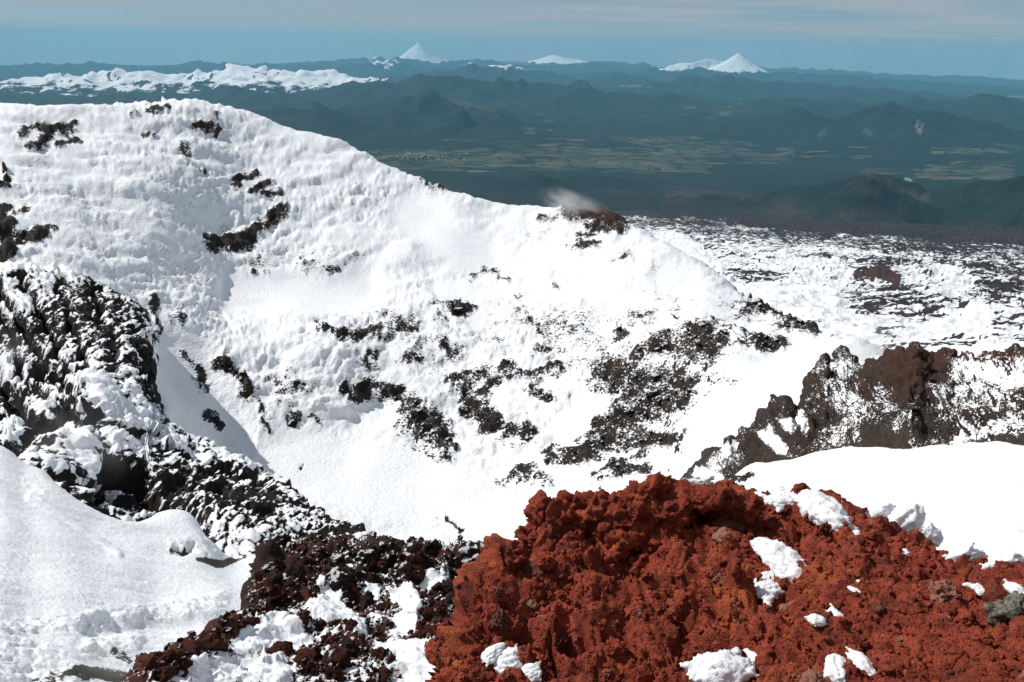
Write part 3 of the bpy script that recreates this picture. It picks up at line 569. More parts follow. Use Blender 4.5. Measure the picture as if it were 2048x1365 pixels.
# ------------------------------------------------------------------ dark spur on the left
def build_spur():
    cols = {
     -160: [(905,60),(800,80),(700,100),(600,126),(540,148),(520,156),(600,176)],
     0: [(1010,52),(905,62),(800,80),(700,100),(600,126),(545,146),(530,153),(600,176)],
     90: [(1030,50),(905,60),(850,68),(740,92),(650,112),(560,140),(540,148),(610,175)],
     150: [(1110,47),(1000,55),(880,64),(750,90),(650,112),(570,138),(552,146),(620,172)],
     185: [(1150,46),(1060,54),(960,60),(860,68),(740,92),(650,114),(585,137),(565,147),(640,170)],
     230: [(1130,47),(1010,58),(905,64),(850,72),(740,94),(660,115),(605,136),(590,147),(670,168)],
     285: [(1100,48),(1020,57),(935,63),(880,72),(800,88),(720,108),(650,132),(625,146),(720,166)],
     312: [(1100,48),(1020,57),(930,64),(880,78),(838,96),(900,108),(1000,124)],
     350: [(1100,47),(1020,56),(940,66),(880,82),(872,88),(960,100),(1080,118)],
     430: [(1110,46),(1060,51),(990,61),(920,78),(908,84),(1000,96),(1120,112)],
     500: [(1115,45),(1070,51),(1010,60),(950,74),(943,78),(1040,90),(1150,104)],
     560: [(1125,45),(1080,51),(1020,62),(978,73),(1080,84),(1200,98)],
     605: [(1140,45),(1090,51),(1050,60),(1030,67),(1130,78),(1230,92)],
     700: [(1160,45),(1110,51),(1082,59),(1180,70),(1280,84)],
     790: [(1200,45),(1150,52),(1210,62),(1320,78)]}
    P, PX, PY = surface(cols, 370, 390, -150, 780, 42, 175, below=400, soft=5, wide=(-900, 780))
    N = gnormals(P); S = P.reshape(-1, 3); shp = PX.shape; R = np.hypot(P[..., 0], P[..., 1])
    # gullies run down the spur, from upper left to lower right in the picture
    a = math.radians(28); D = np.array([math.sin(a), -math.cos(a), -0.35]); D /= np.linalg.norm(D)
    C = np.cross(D, [0, 0, 1.0]); C /= np.linalg.norm(C); E = np.cross(C, D)
    L = np.stack([S @ D, S @ C, S @ E], -1)
    gul = billow(L + np.stack([0 * L[:, 0], fbm(S, 14., 2, 4) * 3.0, 0 * L[:, 0]], -1), (26., 5.2, 11.), 2, 40, .45).reshape(shp)
    crag = (1 - billow(S, 4.2, 4, 44)).reshape(shp); led = billow(S, (5.0, 5.0, 1.5), 3, 52).reshape(shp)
    f1, f2, cid = worley(S, 2.2, 6); f1 = f1.reshape(shp)
    fadein = sstep(42, 50, R) * (1 - 0.6 * sstep(140, 160, R))
    fin = billow(L, (1.5, 0.7, 0.75), 3, 58).reshape(shp)
    rel = (gul - 0.35) * 1.3 + (crag - 0.5) * 0.9 + (led - .3) * 0.7 + (0.7 - f1) * 0.35 + fin * 0.62
    wpx, wpy = PX + 34 * fbm(S, 6., 4, 201, .6).reshape(shp), PY + 26 * fbm(S, 6., 4, 205, .6).reshape(shp)
    cleft = strokes(wpx, wpy, [([(-20,540),(30,640),(75,722),(115,785),(145,835),(162,905),(180,960),(192,1015)], 11, 1.0), ([(40,552),(85,630),(115,712),(148,785),(152,832)], 8, .8), ([(118,556),(146,640),(165,715),(172,760)], 7, .8),
        ([(185,572),(212,640),(236,715),(246,780)], 7, .75), ([(235,592),(262,655),(282,735),(292,820)], 7, .75), ([(-20,600),(20,690),(50,760),(95,830)], 9, .8), ([(-30,700),(10,800),(60,860),(110,890)], 14, .8),
        ([(215,960),(255,955),(290,965)], 20, .9), ([(175,940),(185,990),(190,1030)], 20, 1.0), ([(300,1000),(330,1030),(380,1050)], 14, .7), ([(420,985),(480,1010),(540,1040)], 14, .6), ([(460,950),(520,975)], 9, .6), ([(330,905),(400,935),(450,945)], 7, .6)], 0.2, 1.6)
    ribs = strokes(wpx, wpy, [([(180,770),(215,810),(265,850)], 24, 1), ([(215,870),(235,895),(290,900)], 10, .9), ([(205,905),(200,960),(196,1000)], 6, .9), ([(310,880),(360,905),(420,930)], 9, .7), ([(330,1010),(300,1040)], 12, .5), ([(250,1020),(235,1000)], 8, .5)], 0.2, 1.6)
    rel = rel - cleft * 2.6 + ribs * 0.3
    Q = P + N * (rel * fadein)[..., None]
    rock = 0.50 + 0.80 * cleft - 0.55 * ribs + 0.20 * sstep(930, 1000, PY) + 0.24 * fbm(S, 4., 4, 33).reshape(shp) - 0.40 * (gul - 0.3) - 0.55 * (fin - .35)
    rock = rock + strokes(PX, PY, [([(330,1000),(420,1010),(520,1020)], 34, .16), ([(650,1040),(690,1075)], 22, .5)])
    rock = rock - strokes(PX, PY, [([(0,530),(200,550),(280,600)], 12, .35), ([(600,1090),(560,1060)], 25, .2)])
    tan = strokes(PX, PY, [([(150,880),(170,920),(180,940)], 16, .55), ([(115,745),(130,780)], 8, .4)])
    m = snow_rock('spur rock plastered with rime', 0.42, (0.012, 0.010, 0.0095), (0.030, 0.019, 0.015), lie=(-0.62, 0.22, 0.75), lie_amp=0.85, noise_amp=1.45, bump=0.8, red=(0.13, 0.10, 0.075), edge=0.10)
    return link('rock_spur', grid_mesh('rock_spur', Q, {'rock': np.clip(rock, 0, 1.6), 'red': tan}), m, kind='structure', label='black lava spur streaked with rime, left of the crater bowl')
build_spur()

# ------------------------------------------------------------------ near snow slope on the left
def build_near_snow():
    cols = {
     -170: [(1420,16),(1200,26),(1000,42),(890,55),(1050,66),(1300,80)],
     0: [(1420,16),(1200,26),(1000,42),(888,55),(1050,66),(1300,80)],
     60: [(1420,17),(1200,27),(1020,42),(935,51),(1080,62),(1300,76)],
     90: [(1420,17),(1200,27),(1030,41),(932,50),(1080,60),(1300,76)],
     135: [(1420,17),(1200,27),(1050,40),(985,46),(1120,56),(1320,72)],
     200: [(1420,18),(1200,28),(1070,40),(1022,44),(1160,54),(1320,70)],
     262: [(1420,18),(1200,29),(1075,40),(1044,43),(1170,53),(1330,70)],
     320: [(1420,18),(1200,30),(1070,41),(1018,46),(1150,56),(1330,72)],
     365: [(1420,18),(1200,30),(1070,41),(1012,46.5),(1150,56),(1330,72)],
     400: [(1420,18),(1200,30),(1085,40),(1032,45),(1160,54),(1330,70)],
     425: [(1420,18),(1200,30),(1100,40),(1085,42),(1180,52),(1330,70)],
     470: [(1420,18),(1200,31),(1135,39),(1120,42),(1200,50),(1330,70)],
     525: [(1420,18),(1200,32),(1135,39),(1112,42),(1200,50),(1330,70)],
     620: [(1420,18),(1200,34),(1125,42),(1200,50),(1350,70)],
     830: [(1450,20),(1250,35),(1150,44),(1240,54),(1400,70)]}
    P, PX, PY = surface(cols, 330, 300, -160, 800, 14, 66, below=500, blur=31, wide=(-900, 800))
    N = gnormals(P); S = P.reshape(-1, 3); shp = PX.shape
    wind = fbm(S @ np.array([[.9, .43, 0], [-.43, .9, 0], [0, 0, 1.]]).T, (2.2, 0.55, 1.), 4, 9).reshape(shp)
    low = sstep(1180, 1260, PY)                              # lumpy sastrugi at the foot
    lump = billow(S, (1.4, 1.4, 1.0), 3, 12).reshape(shp)
    edge = strokes(PX, PY, [([(0,1255),(150,1240),(300,1225),(400,1215),(440,1205)], 16, 1), ([(0,1290),(60,1300),(100,1320)], 30, .8), ([(60,975),(80,990),(60,960)], 14, .5), ([(190,1290),(260,1280)], 22, 1), ([(350,1085),(390,1075),(430,1100)], 14, .8), ([(0,1330),(140,1350)], 30, 1)])
    fl = strokes(PX, PY, [([(180,1250),(330,1250),(450,1240)], 14, 1), ([(350,1290),(260,1320)], 10, .7)])
    step = strokes(PX, PY, [([(60,1000),(120,1030),(180,1075),(235,1115)], 9, 1)])
    sink = strokes(PX, PY, [([(180,1252),(330,1255),(460,1240)], 16, 1)])
    rel = wind * 0.075 + billow(S, 0.32, 2, 93).reshape(shp) * 0.035 + fbm(S, 7., 3, 5).reshape(shp) * 0.5 + edge * ((lump - 0.3) * 0.20 + (billow(S, .34, 3, 88).reshape(shp) - .3) * .13) + step * 0.10 * (0.6 + lump) - sink * 0.25
    hole = strokes(PX + 14 * fbm(S, .8, 3, 7).reshape(shp), PY + 12 * fbm(S, .8, 3, 9).reshape(shp), [([(350,1094),(372,1092),(388,1088)], 6, .7), ([(372,1300),(405,1297)], 8, 1)])
    rel = rel - hole * 0.8
    Q = P + N * rel[..., None]
    dirt_hole_shade = strokes(PX, PY, [([(80,1358),(140,1346),(200,1342),(260,1350)], 12, .62), ([(230,1305),(260,1318)], 8, .5), ([(400,1112),(450,1122),(480,1115)], 6, .75), ([(375,1300),(405,1298)], 7, .9), ([(345,1095),(390,1090)], 5, .7)])  # bare dirt patches, plus the shade inside both snow holes painted dark
    m = snow_rock('near snow with a little rock', 0.12, (0.035, 0.030, 0.026), (0.085, 0.072, 0.058), bump=0.8, noise_amp=1.0, snowbump=0.7, stretch=(0.8, 1.6, 1.2))
    return link('snow_slope', grid_mesh('snow_slope', Q, {'rock': dirt_hole_shade, 'red': dirt_hole_shade * 0}), m, kind='structure', label='near windblown snow slope at lower left below the black spur')
build_near_snow()

# ------------------------------------------------------------------ brown crag on the right
def build_crag():
    top = [(1340,975),(1380,945),(1410,908),(1440,892),(1475,880),(1500,838),(1540,805),(1560,786),(1578,800),(1592,830),(1606,800),(1622,742),(1650,717),(1690,708),(1740,722),(1775,708),(1815,699),(1850,709),(1900,702),(1960,712),(2000,703),(2060,700),(2240,705)]
    base = [(1340,985),(1380,960),(1440,950),(1480,944),(1500,935),(1520,925),(1545,880),(1580,862),(1600,872),(1630,890),(1700,888),(1740,868),(1780,852),(1802,848),(1816,832),(1830,850),(1856,886),(1920,897),(1960,884),(2048,858),(2240,850)]
    px = np.arange(1340, 2241, 12); tp = np.interp(px, *zip(*top)) + np.random.default_rng(17).normal(size=len(px)) * np.interp(px, [1340, 1480, 1600, 2240], [2, 6, 6, 3]); bs = np.interp(px, *zip(*base))
    rb = np.interp(px, [1340, 1500, 1700, 1900, 2240], [66, 62, 57, 50, 42])
    cols = {}
    for i, x in enumerate(px):
        hgt = max(bs[i] - tp[i], 6); dp = 4 + hgt * 0.075
        cols[float(x)] = [(bs[i] + 70, rb[i] - 2.5), (bs[i], rb[i]), (bs[i] - hgt * .45, rb[i] + dp * .30), (bs[i] - hgt * .8, rb[i] + dp * .68), (tp[i], rb[i] + dp), (tp[i] + 60, rb[i] + dp + 6), (tp[i] + 200, rb[i] + dp + 14)]
    P, PX, PY = surface(cols, 400, 250, 1345, 2230, 38, 92, below=2200, soft=3, wide=(1345, 3000))
    N = gnormals(P); S = P.reshape(-1, 3); shp = PX.shape; R = np.hypot(P[..., 0], P[..., 1])
    # layers dip to the left
    D = np.array([0.55, 0.2, 0.81]); D /= np.linalg.norm(D); along = S - (S @ D)[:, None] * D * 0
    big = (1 - billow((S + 1.2 * np.stack([fbm(S, 2.6, 3, q) for q in (1, 2, 3)], -1)) @ np.array([[.75, 0, .66], [0, 1, 0], [-.66, 0, .75]]).T, (3.2, 4.5, 6.0), 3, 14)).reshape(shp)
    crag = (1 - billow(S, 2.0, 4, 24)).reshape(shp); f1, f2, cid = worley(S, 1.5, 3)
    f1 = f1.reshape(shp); cid = cid.reshape(shp); crack = sstep(0.0, 0.12, (f2.reshape(shp) - f1))
    g1, g2, gid = worley(S, .7, 5); relb = (big - 0.55) * 0.9 + (crag - 0.55) * 1.0
    rels = (0.65 - f1) * 0.5 + cid * 0.30 + ((.6 - g1) * .22 + gid * .16).reshape(shp) + (0.5 - billow(S, .6, 3, 71)).reshape(shp) * .45
    bsv = np.interp(PX, *zip(*base)); tpv = np.interp(PX, *zip(*top)); back = np.maximum.accumulate(PY <= tpv + 1.5, axis=1); crest = np.where(back, .25, .25 + .75 * sstep(tpv, tpv + 40, PY))
    Q = P + N * ((relb * crest + rels * (.7 + .3 * crest)) * (0.2 + 0.8 * sstep(bsv + 8, bsv - 45, PY)))[..., None]
    rock = 1.0 + 0.32 * fbm(S, 2.6, 4, 8).reshape(shp)
    rock = rock - strokes(PX, PY, [([(1680,790),(1720,830),(1690,870)], 34, .34), ([(1790,800),(1800,840)], 30, .30), ([(1900,800),(1990,790),(2040,840)], 36, .32), ([(1920,735),(1990,745),(2048,760)], 18, .75), ([(1860,770),(1840,760)], 9, .8), ([(1640,730),(1700,740)], 22, .30), ([(1910,875),(1990,850),(2048,835)], 16, .45), ([(1430,935),(1480,915)], 14, .35), ([(1580,850)], 16, .9), ([(1535,872),(1560,895)], 14, .9), ([(1395,945),(1440,958)], 10, .9), ([(1455,905),(1470,890)], 9, .7), ([(1600,830),(1610,860)], 9, .8), ([(1960,720),(2040,725)], 9, .35)])
    rock = rock + strokes(PX, PY, [([(1790,720),(1830,740),(1860,730),(1800,770)], 32, .4), ([(1510,890),(1500,930)], 16, .4)])
    red = strokes(PX, PY, [([(1790,705),(1840,715),(1870,705)], 26, .75), ([(1800,750),(1830,770)], 34, .55), ([(1880,705),(1960,712),(2048,725),(2100,730)], 14, 1.0), ([(1730,700),(1760,730)], 20, .35), ([(1720,810),(1730,780)], 9, .6)])
    m = snow_rock('brown crag rock with snow', 0.13, (0.026, 0.020, 0.016), (0.085, 0.058, 0.043), lie=(-0.45, -0.15, 0.88), lie_amp=1.0, noise_amp=1.5, bump=0.9, red=(0.10, 0.036, 0.022))
    return link('rock_crag', grid_mesh('rock_crag', Q, {'rock': np.clip(rock, 0, 1.6), 'red': red}), m, label='long brown rock crag dusted with snow on the right rim of the crater', cat='rock crag')
build_crag()

# ------------------------------------------------------------------ loose stones: prototypes
def rock_proto(seed, sub=3, flat=0.75, rough=1.0):
    bm = bmesh.new(); bmesh.ops.create_icosphere(bm, subdivisions=sub, radius=1.0)
    V = np.array([v.co[:] for v in bm.verts]); F = np.array([[v.index for v in f.verts] for f in bm.faces]); bm.free()
    rng = np.random.default_rng(seed)
    V = V * (np.array([1, rng.uniform(.7, 1.0), rng.uniform(.6, flat)]))
    for k in range(7):                                        # knock flat faces into it
        n = rng.normal(size=3); n /= np.linalg.norm(n); d = rng.uniform(.45, .75); s = V @ n; V = V - n * (np.maximum(s - d, 0) * 0.85)[:, None]
    nn = V / np.linalg.norm(V, axis=1, keepdims=True)
    f1, f2, cid = worley(V + seed, 0.42, seed % 7)
    r = 0.24 * fbm(V + seed, 0.7, 2, seed) + rough * (0.42 * (0.42 - billow(V + seed, 0.6, 4, seed + 3, .6)) + 0.12 * (0.5 - f1) + 0.10 * vnoise(V + seed, 0.16, seed + 5))
    V = V + nn * r[:, None]
    return V, F
PROTO = [rock_proto(s, 4) for s in range(10)]
PROTO_BIG = [rock_proto(s + 30, 5, 0.9, 1.2) for s in range(6)]
PROTO_A = [rock_proto(s + 200, 3, .7, .45) for s in range(10)]
PROTO_S = [rock_proto(s + 60, 2) for s in range(8)]
def rot_rand(rng, tilt=1.0):
    a = rng.uniform(0, 2 * math.pi); b = rng.normal() * 0.5 * tilt; c = rng.normal() * 0.5 * tilt
    return np.array((Matrix.Rotation(a, 3, 'Z') @ Matrix.Rotation(b, 3, 'X') @ Matrix.Rotation(c, 3, 'Y')))
def proto_meshes(tag, protos, mats):
    return [[(lambda me: (me.materials.append(m), me)[1])(mesh_np(tag, V, F, True)) for V, F in protos] for m in mats]
def put_rock(me, p, size, rng, parent, name='rock'):
    o = bpy.data.objects.new(name, me); COL.objects.link(o)
    R = rot_rand(rng); M = np.eye(4); M[:3, :3] = R * size; M[:3, 3] = p
    o.matrix_world = Matrix(M.tolist()); o.parent = parent
    return o
def joined_stones(name, pts, sizes, protos, mat, rng, parent):
    Vs, Fs, b = [], [], 0
    for p, s in zip(pts, sizes):
        V, F = protos[rng.integers(len(protos))]
        Vs.append((V * s) @ rot_rand(rng, 2).T + p); Fs.append(F + b); b += len(V)
    return link(name, mesh_np(name, np.concatenate(Vs), np.concatenate(Fs), True), mat, parent=parent, kind='stuff')
def seen_mask(PY):
    return PY <= np.minimum.accumulate(PY, axis=1) + 3

def red_mat(name, size, per):  # lower part of the slope is a browner, finer cinder
    t = NT(name); vec = t.pos; r = t.rnd()
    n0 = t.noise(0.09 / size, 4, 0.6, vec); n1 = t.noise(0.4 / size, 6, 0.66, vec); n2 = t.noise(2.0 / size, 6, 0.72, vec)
    c = t.mix(t.map(n1, 0.30, 0.70), (0.135, 0.026, 0.016), (0.36, 0.074, 0.041))
    c = t.mix(t.map(n0, 0.55, 0.68, 0, .5), c, (0.46, 0.12, 0.036))                       # orange zones
    c = t.mix(t.map(t.noise(0.13 / size, 5, .65, t.scale(vec, (1.3, .8, 1))), 0.56, 0.70, 0, .85), c, (0.085, 0.027, 0.021))   # dark purplish zones
    c = t.mix(t.map(t.noise(0.5 / size, 4, .6, t.scale(vec, (.7, 1.2, 1))), 0.62, 0.72, 0, .6), c, (0.34, 0.16, 0.115))        # pale dusty spots
    if per:
        c = t.mix(t.map(r, 0.62, 0.70, 0, .65), c, (0.06, 0.020, 0.016)); c = t.mix(t.map(r, 0.80, 0.83, 0, .85), c, (0.36, 0.17, 0.12)); c = t.mix(t.map(r, 0.92, 0.94, 0, .9), c, (0.42, 0.11, 0.03))
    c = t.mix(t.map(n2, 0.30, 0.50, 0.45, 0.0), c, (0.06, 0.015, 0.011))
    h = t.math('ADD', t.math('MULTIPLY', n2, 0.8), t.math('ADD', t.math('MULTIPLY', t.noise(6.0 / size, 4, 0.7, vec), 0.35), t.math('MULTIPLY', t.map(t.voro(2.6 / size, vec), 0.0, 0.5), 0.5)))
    return t.done(c, 0.95, t.bump(h, 0.9, size * 0.55), 0.12)
RED = red_mat('red scoria', 0.055, False)
DARK = rock_mat('dark brown scoria', (0.038, 0.022, 0.017), (0.080, 0.040, 0.029), (0.018, 0.012, 0.010), 0.10, per_obj=0.6, cap=1.05)
MAROON = rock_mat('maroon scoria', (0.085, 0.024, 0.015), (0.15, 0.045, 0.028), (0.035, 0.013, 0.009), 0.09, per_obj=0.7, cap=1.12)
BLACK = rock_mat('black lava', (0.018, 0.014, 0.012), (0.045, 0.034, 0.027), (0.010, 0.008, 0.007), 0.5, per_obj=0.5, cap=0.72)

# stones of the crater wall
def crater_stones():
    rng = np.random.default_rng(21); Q, N, PX, PY, rk = (CRATER[k] for k in ('Q', 'N', 'PX', 'PY', 'rock'))
    vis = seen_mask(PY) & (rk > 0.78) & (PX > 300) & (PX < 1700) & (PY > 520) & (PY < 1100)
    idx = np.argwhere(vis); pick = idx[rng.choice(len(idx), 300, replace=False)]
    mm = proto_meshes('rock', PROTO_A, [BLACK])
    for i, j in pick:
        p = Q[i, j] ; d = np.linalg.norm(p); s = rng.lognormal(math.log(6.5), 0.45) * d / FPX / 2 * 1.25
        put_rock(mm[0][rng.integers(10)], p + N[i, j] * s * 0.15, s, rng, CRATER['o'])
    pick = idx[rng.choice(len(idx), 400, replace=True)]
    joined_stones('small_rocks', [Q[i, j] for i, j in pick], [rng.lognormal(math.log(3.2), .4) * np.linalg.norm(Q[i, j]) / FPX / 2 * 1.3 for i, j in pick], PROTO_S, BLACK, rng, CRATER['o'])
crater_stones()

# ------------------------------------------------------------------ dark scoria slope with snow, lower middle
SCORIA = {}
def build_scoria():
    cols = {
     200: [(1500,7.0),(1440,7.6),(1600,9.5),(1800,12)],
     270: [(1480,7.2),(1368,8.4),(1520,10.5),(1700,13)],
     330: [(1450,7.4),(1335,9.0),(1480,11),(1650,14)],
     380: [(1430,7.6),(1308,9.8),(1450,11.8),(1600,15)],
     440: [(1420,7.8),(1300,10),(1262,11.2),(1400,13.5),(1550,17)],
     490: [(1420,7.8),(1300,10.2),(1218,12.6),(1350,15),(1500,18)],
     505: [(1420,7.8),(1300,10.2),(1200,13),(1150,14.2),(1300,17),(1450,20)],
     540: [(1420,7.8),(1300,10.2),(1200,13),(1098,16),(1240,19),(1400,22)],
     620: [(1420,7.8),(1300,10.2),(1200,13),(1088,16.6),(1220,20),(1380,23)],
     750: [(1420,7.8),(1300,10.2),(1200,12.8),(1080,16.8),(1220,20),(1380,23)],
     850: [(1420,7.8),(1300,10.0),(1200,12.6),(1088,16.4),(1220,20),(1380,23)],
     950: [(1420,7.6),(1300,9.8),(1200,12.4),(1104,15.8),(1240,19),(1400,22)],
     1100: [(1420,7.4),(1300,9.6),(1200,12),(1120,15),(1260,18),(1420,21)]}
    P, PX, PY = surface(cols, 400, 300, 205, 1090, 6.6, 21, below=900)
    N = gnormals(P); S = P.reshape(-1, 3); shp = PX.shape
    upper = sstep(1200, 1110, PY) if False else 1 - sstep(1120, 1215, PY)
    dark = strokes(PX, PY, [([(520,1110),(560,1150),(610,1130)], 45, 1), ([(530,1190),(600,1180),(650,1150)], 40, .9), ([(740,1130),(800,1125),(870,1130)], 30, 1), ([(920,1120),(940,1150),(930,1180)], 34, 1), ([(640,1090),(720,1095),(800,1098)], 12, .8), ([(690,1180),(720,1210)], 26, .8), ([(780,1150),(790,1180)], 26, .7), ([(480,1250),(420,1290),(330,1330),(270,1360)], 22, 1.0), ([(500,1215),(520,1240)], 22, .9), ([(860,1240),(890,1300)], 30, .6), ([(620,1340),(680,1300),(760,1330)], 26, .45), ([(850,1180),(870,1210)], 16, .8), ([(690,1280),(760,1260)], 20, .5)])
    snow = strokes(PX, PY, [([(480,1290),(560,1270),(600,1290)], 26, 1), ([(400,1350),(500,1345),(560,1352)], 24, 1), ([(650,1180),(690,1240),(720,1270)], 20, .9), ([(800,1180),(830,1220),(810,1250)], 22, .8), ([(890,1150),(860,1165)], 16, .8), ([(700,1240),(640,1230)], 18, .7), ([(840,1330),(900,1350)], 28, .9), ([(760,1290),(800,1310)], 16, .6)])
    lump = billow(S, 0.65, 3, 6).reshape(shp); f1, f2, cid = worley(S, 0.55, 4); f1 = f1.reshape(shp); cid = cid.reshape(shp)
    crag = (1 - billow(S, 0.9, 4, 16)).reshape(shp); fea = billow(S @ np.array([[.8, .6, 0], [-.6, .8, 0], [0, 0, 1.]]).T, (0.9, 0.22, 0.4), 2, 26).reshape(shp)
    rock = np.clip(0.44 + dark * 0.55 - snow * 0.75 + fbm(S, 0.8, 4, 36).reshape(shp) * 0.55, 0, 1.4)
    rel = (crag - 0.5) * 0.5 * (0.4 + dark) + (0.6 - f1) * 0.28 * sstep(.3, .7, rock) + (lump - 0.3) * 0.13 * (1 - sstep(.3, .7, rock)) + fea * 0.06 * (1 - sstep(.3, .7, rock)) + cid * 0.05
    Q = P + N * rel[..., None]
    redm = np.clip(strokes(PX, PY, [([(560,1260),(420,1300),(300,1350)], 50, .75), ([(620,1200)], 14, .9), ([(600,1330),(760,1320),(860,1280)], 60, .6), ([(700,1230),(780,1200),(860,1210)], 30, .35)]) + 0.15, 0, 1)
    m = snow_rock('scoria and wind packed snow', 0.055, (0.030, 0.019, 0.015), (0.060, 0.032, 0.024), lie=(-0.35, 0.1, 0.93), lie_amp=0.7, noise_amp=1.1, bump=0.9, red=(0.15, 0.040, 0.024), edge=0.08)
    o = link('scoria_slope', grid_mesh('scoria_slope', Q, {'rock': rock, 'red': redm}), m, kind='structure', label='dark scoria rubble half buried in snow, left of the red ridge')
    rng = np.random.default_rng(8); NN = gnormals(Q)
    vis = seen_mask(PY) & (PY < 1372) & (rock > 0.34) & (PX > 250) & (PX < 960); idx = np.argwhere(vis)
    mm = proto_meshes('rock', PROTO + PROTO_BIG, [DARK, MAROON])
    for i, j in idx[rng.choice(len(idx), 290, replace=False)]:
        p = Q[i, j]; d = np.linalg.norm(p); s = np.clip(rng.lognormal(math.log(16.5), .5), 9, 54) * d / FPX / 2 * 1.2
        s *= 0.7 + 0.5 * float(rock[i, j] > .7)
        put_rock(mm[int(rng.random() < redm[i, j] * .8 + .3)][rng.integers(len(mm[0]))], p + NN[i, j] * s * .25, s, rng, o)
    sel = idx[rng.choice(len(idx), 2200, replace=False)]
    for mat, part in ((DARK, sel[:900]), (MAROON, sel[900:])):
        joined_stones('small_rocks', [Q[i, j] for i, j in part], [rng.lognormal(math.log(6.5), .4) * np.linalg.norm(Q[i, j]) / FPX / 2 * 1.25 for i, j in part], PROTO_S, mat, rng, o)
    SCORIA.update(o=o, Q=Q, N=NN, PX=PX, PY=PY)
build_scoria()

# ------------------------------------------------------------------ red scoria ridge in front
RIDGE = {}
def build_ridge():
    top = [(820,1430),(860,1400),(885,1330),(900,1290),(930,1225),(945,1175),(985,1120),(1010,1095),(1035,1072),(1060,1068),(1100,1050),(1150,1030),(1230,1010),(1300,985),(1340,975),(1380,985),(1440,972),(1480,985),(1560,1000),(1620,1005),(1700,1012),(1730,1035),(1780,1060),(1850,1090),(1900,1118),(1950,1146),(2000,1150),(2048,1162),(2230,1190)]
    cols = {}
    for x in range(820, 2231, 15):
        tp = float(np.interp(x, *zip(*top))); rc = float(np.interp(x, [820, 900, 1000, 1150, 1300, 1500, 1700, 1850, 2048, 2230], [4.2, 4.7, 5.5, 6.2, 6.7, 6.8, 6.5, 6.0, 5.3, 5.0]))
        b = 1460.0; rbm = float(np.interp(x, [820, 1300, 2230], [3.9, 3.55, 3.2])); L = []
        L.append((b, rbm))
        if tp < 1360:
            for f in (.3, .6, .85): L.append((b + (tp - b) * f, math.exp(math.log(rbm) + (math.log(rc) - math.log(rbm)) * f ** 1.15)))
        L += [(tp, rc), (tp + 60, rc + .5), (tp + 400, rc + 1.5)]
        cols[float(x)] = L
    P, PX, PY = surface(cols, 500, 360, 825, 2220, 2.6, 8.0, below=900, soft=4, wide=(825, 3200))
    N = gnormals(P); S = P.reshape(-1, 3); shp = PX.shape
    fa, fb, ca = worley(S, 0.34, 5); f1, f2, cid = worley(S, 0.115, 9)
    fa, ca, f1, cid = (q.reshape(shp) for q in (fa, ca, f1, cid))
    crag = (1 - billow(S, 0.7, 4, 66)).reshape(shp); fine = (1 - billow(S, 0.06, 3, 70)).reshape(shp)
    calm = strokes(PX, PY, [([(1700,1180),(1820,1240),(1900,1330)], 120, .85), ([(1980,1200),(2048,1300)], 60, .7), ([(1480,1080),(1600,1130),(1700,1180)], 60, .45)], .2, 1.5)
    big = 1 - calm
    rel = (crag - 0.55) * 0.30 * big + (0.6 - fa) * 0.20 * big + ca * 0.075 * big + (0.6 - f1) * 0.05 + cid * 0.032 + (fine - .5) * 0.022 + ((1 - billow(S, .25, 2, 74)).reshape(shp) - .55) * .08 - sstep(.30, .08, f1) * 0.03 * (cid > .2)
    rel -= strokes(PX, PY, [([(1050,1270),(1080,1290),(1100,1310)], 22, .22), ([(1130,1275),(1150,1285)], 16, .2), ([(960,1265),(975,1275)], 18, .15), ([(1430,1225),(1440,1228)], 16, .14), ([(1855,1155),(1870,1158)], 14, .10), ([(1205,1125),(1240,1130)], 18, .15)])
    Q = P + N * rel[..., None]
    o = link('red_ridge', grid_mesh('red_ridge', Q), RED, kind='structure', label='rust red scoria ridge crest filling the lower right foreground')
    NN = gnormals(Q); rng = np.random.default_rng(4)
    vis = seen_mask(PY) & (PY < 1385) & (PX > 880) & (PX < 2090); idx = np.argwhere(vis); cal = calm
    RB = red_mat('red scoria stone', 0.05, True); GR = RED
    PINK = rock_mat('pale pinkish scoria stone', (0.24, 0.085, 0.058), (0.33, 0.14, 0.10), (0.14, 0.04, 0.028), 0.05, per_obj=0.4)
    mm = proto_meshes('rock', PROTO + PROTO_BIG, [RB, PINK]); n = 0
    for i, j in idx[rng.permutation(len(idx))]:
        if n >= 290: break
        if rng.random() < cal[i, j] * .85: continue
        p = Q[i, j]; d = np.linalg.norm(p); s = np.clip(rng.lognormal(math.log(19), .5), 9, 58) * d / FPX / 2
        put_rock(mm[int(rng.random() < .08)][rng.integers(len(mm[0]))], p + NN[i, j] * s * .1, s, rng, o); n += 1
    sel = idx[rng.choice(len(idx), 1500, replace=False)]
    joined_stones('cinders', [Q[i, j] for i, j in sel], [np.clip(rng.lognormal(math.log(11.), .35), 6, 20) * np.linalg.norm(Q[i, j]) / FPX / 2 for i, j in sel], PROTO_S, RED, rng, o)
    sel = idx[rng.choice(len(idx), 2600, replace=False)]
    joined_stones('gravel', [Q[i, j] for i, j in sel], [rng.lognormal(math.log(6.5), .42) * np.linalg.norm(Q[i, j]) / FPX / 2 for i, j in sel], PROTO_S, RB, rng, o)
    RIDGE.update(o=o, Q=Q, N=NN, PX=PX, PY=PY, RB=RB)
    qx, qy = project(Q.reshape(-1, 3)); RIDGE.update(qx=qx.reshape(shp), qy=qy.reshape(shp))
build_ridge()

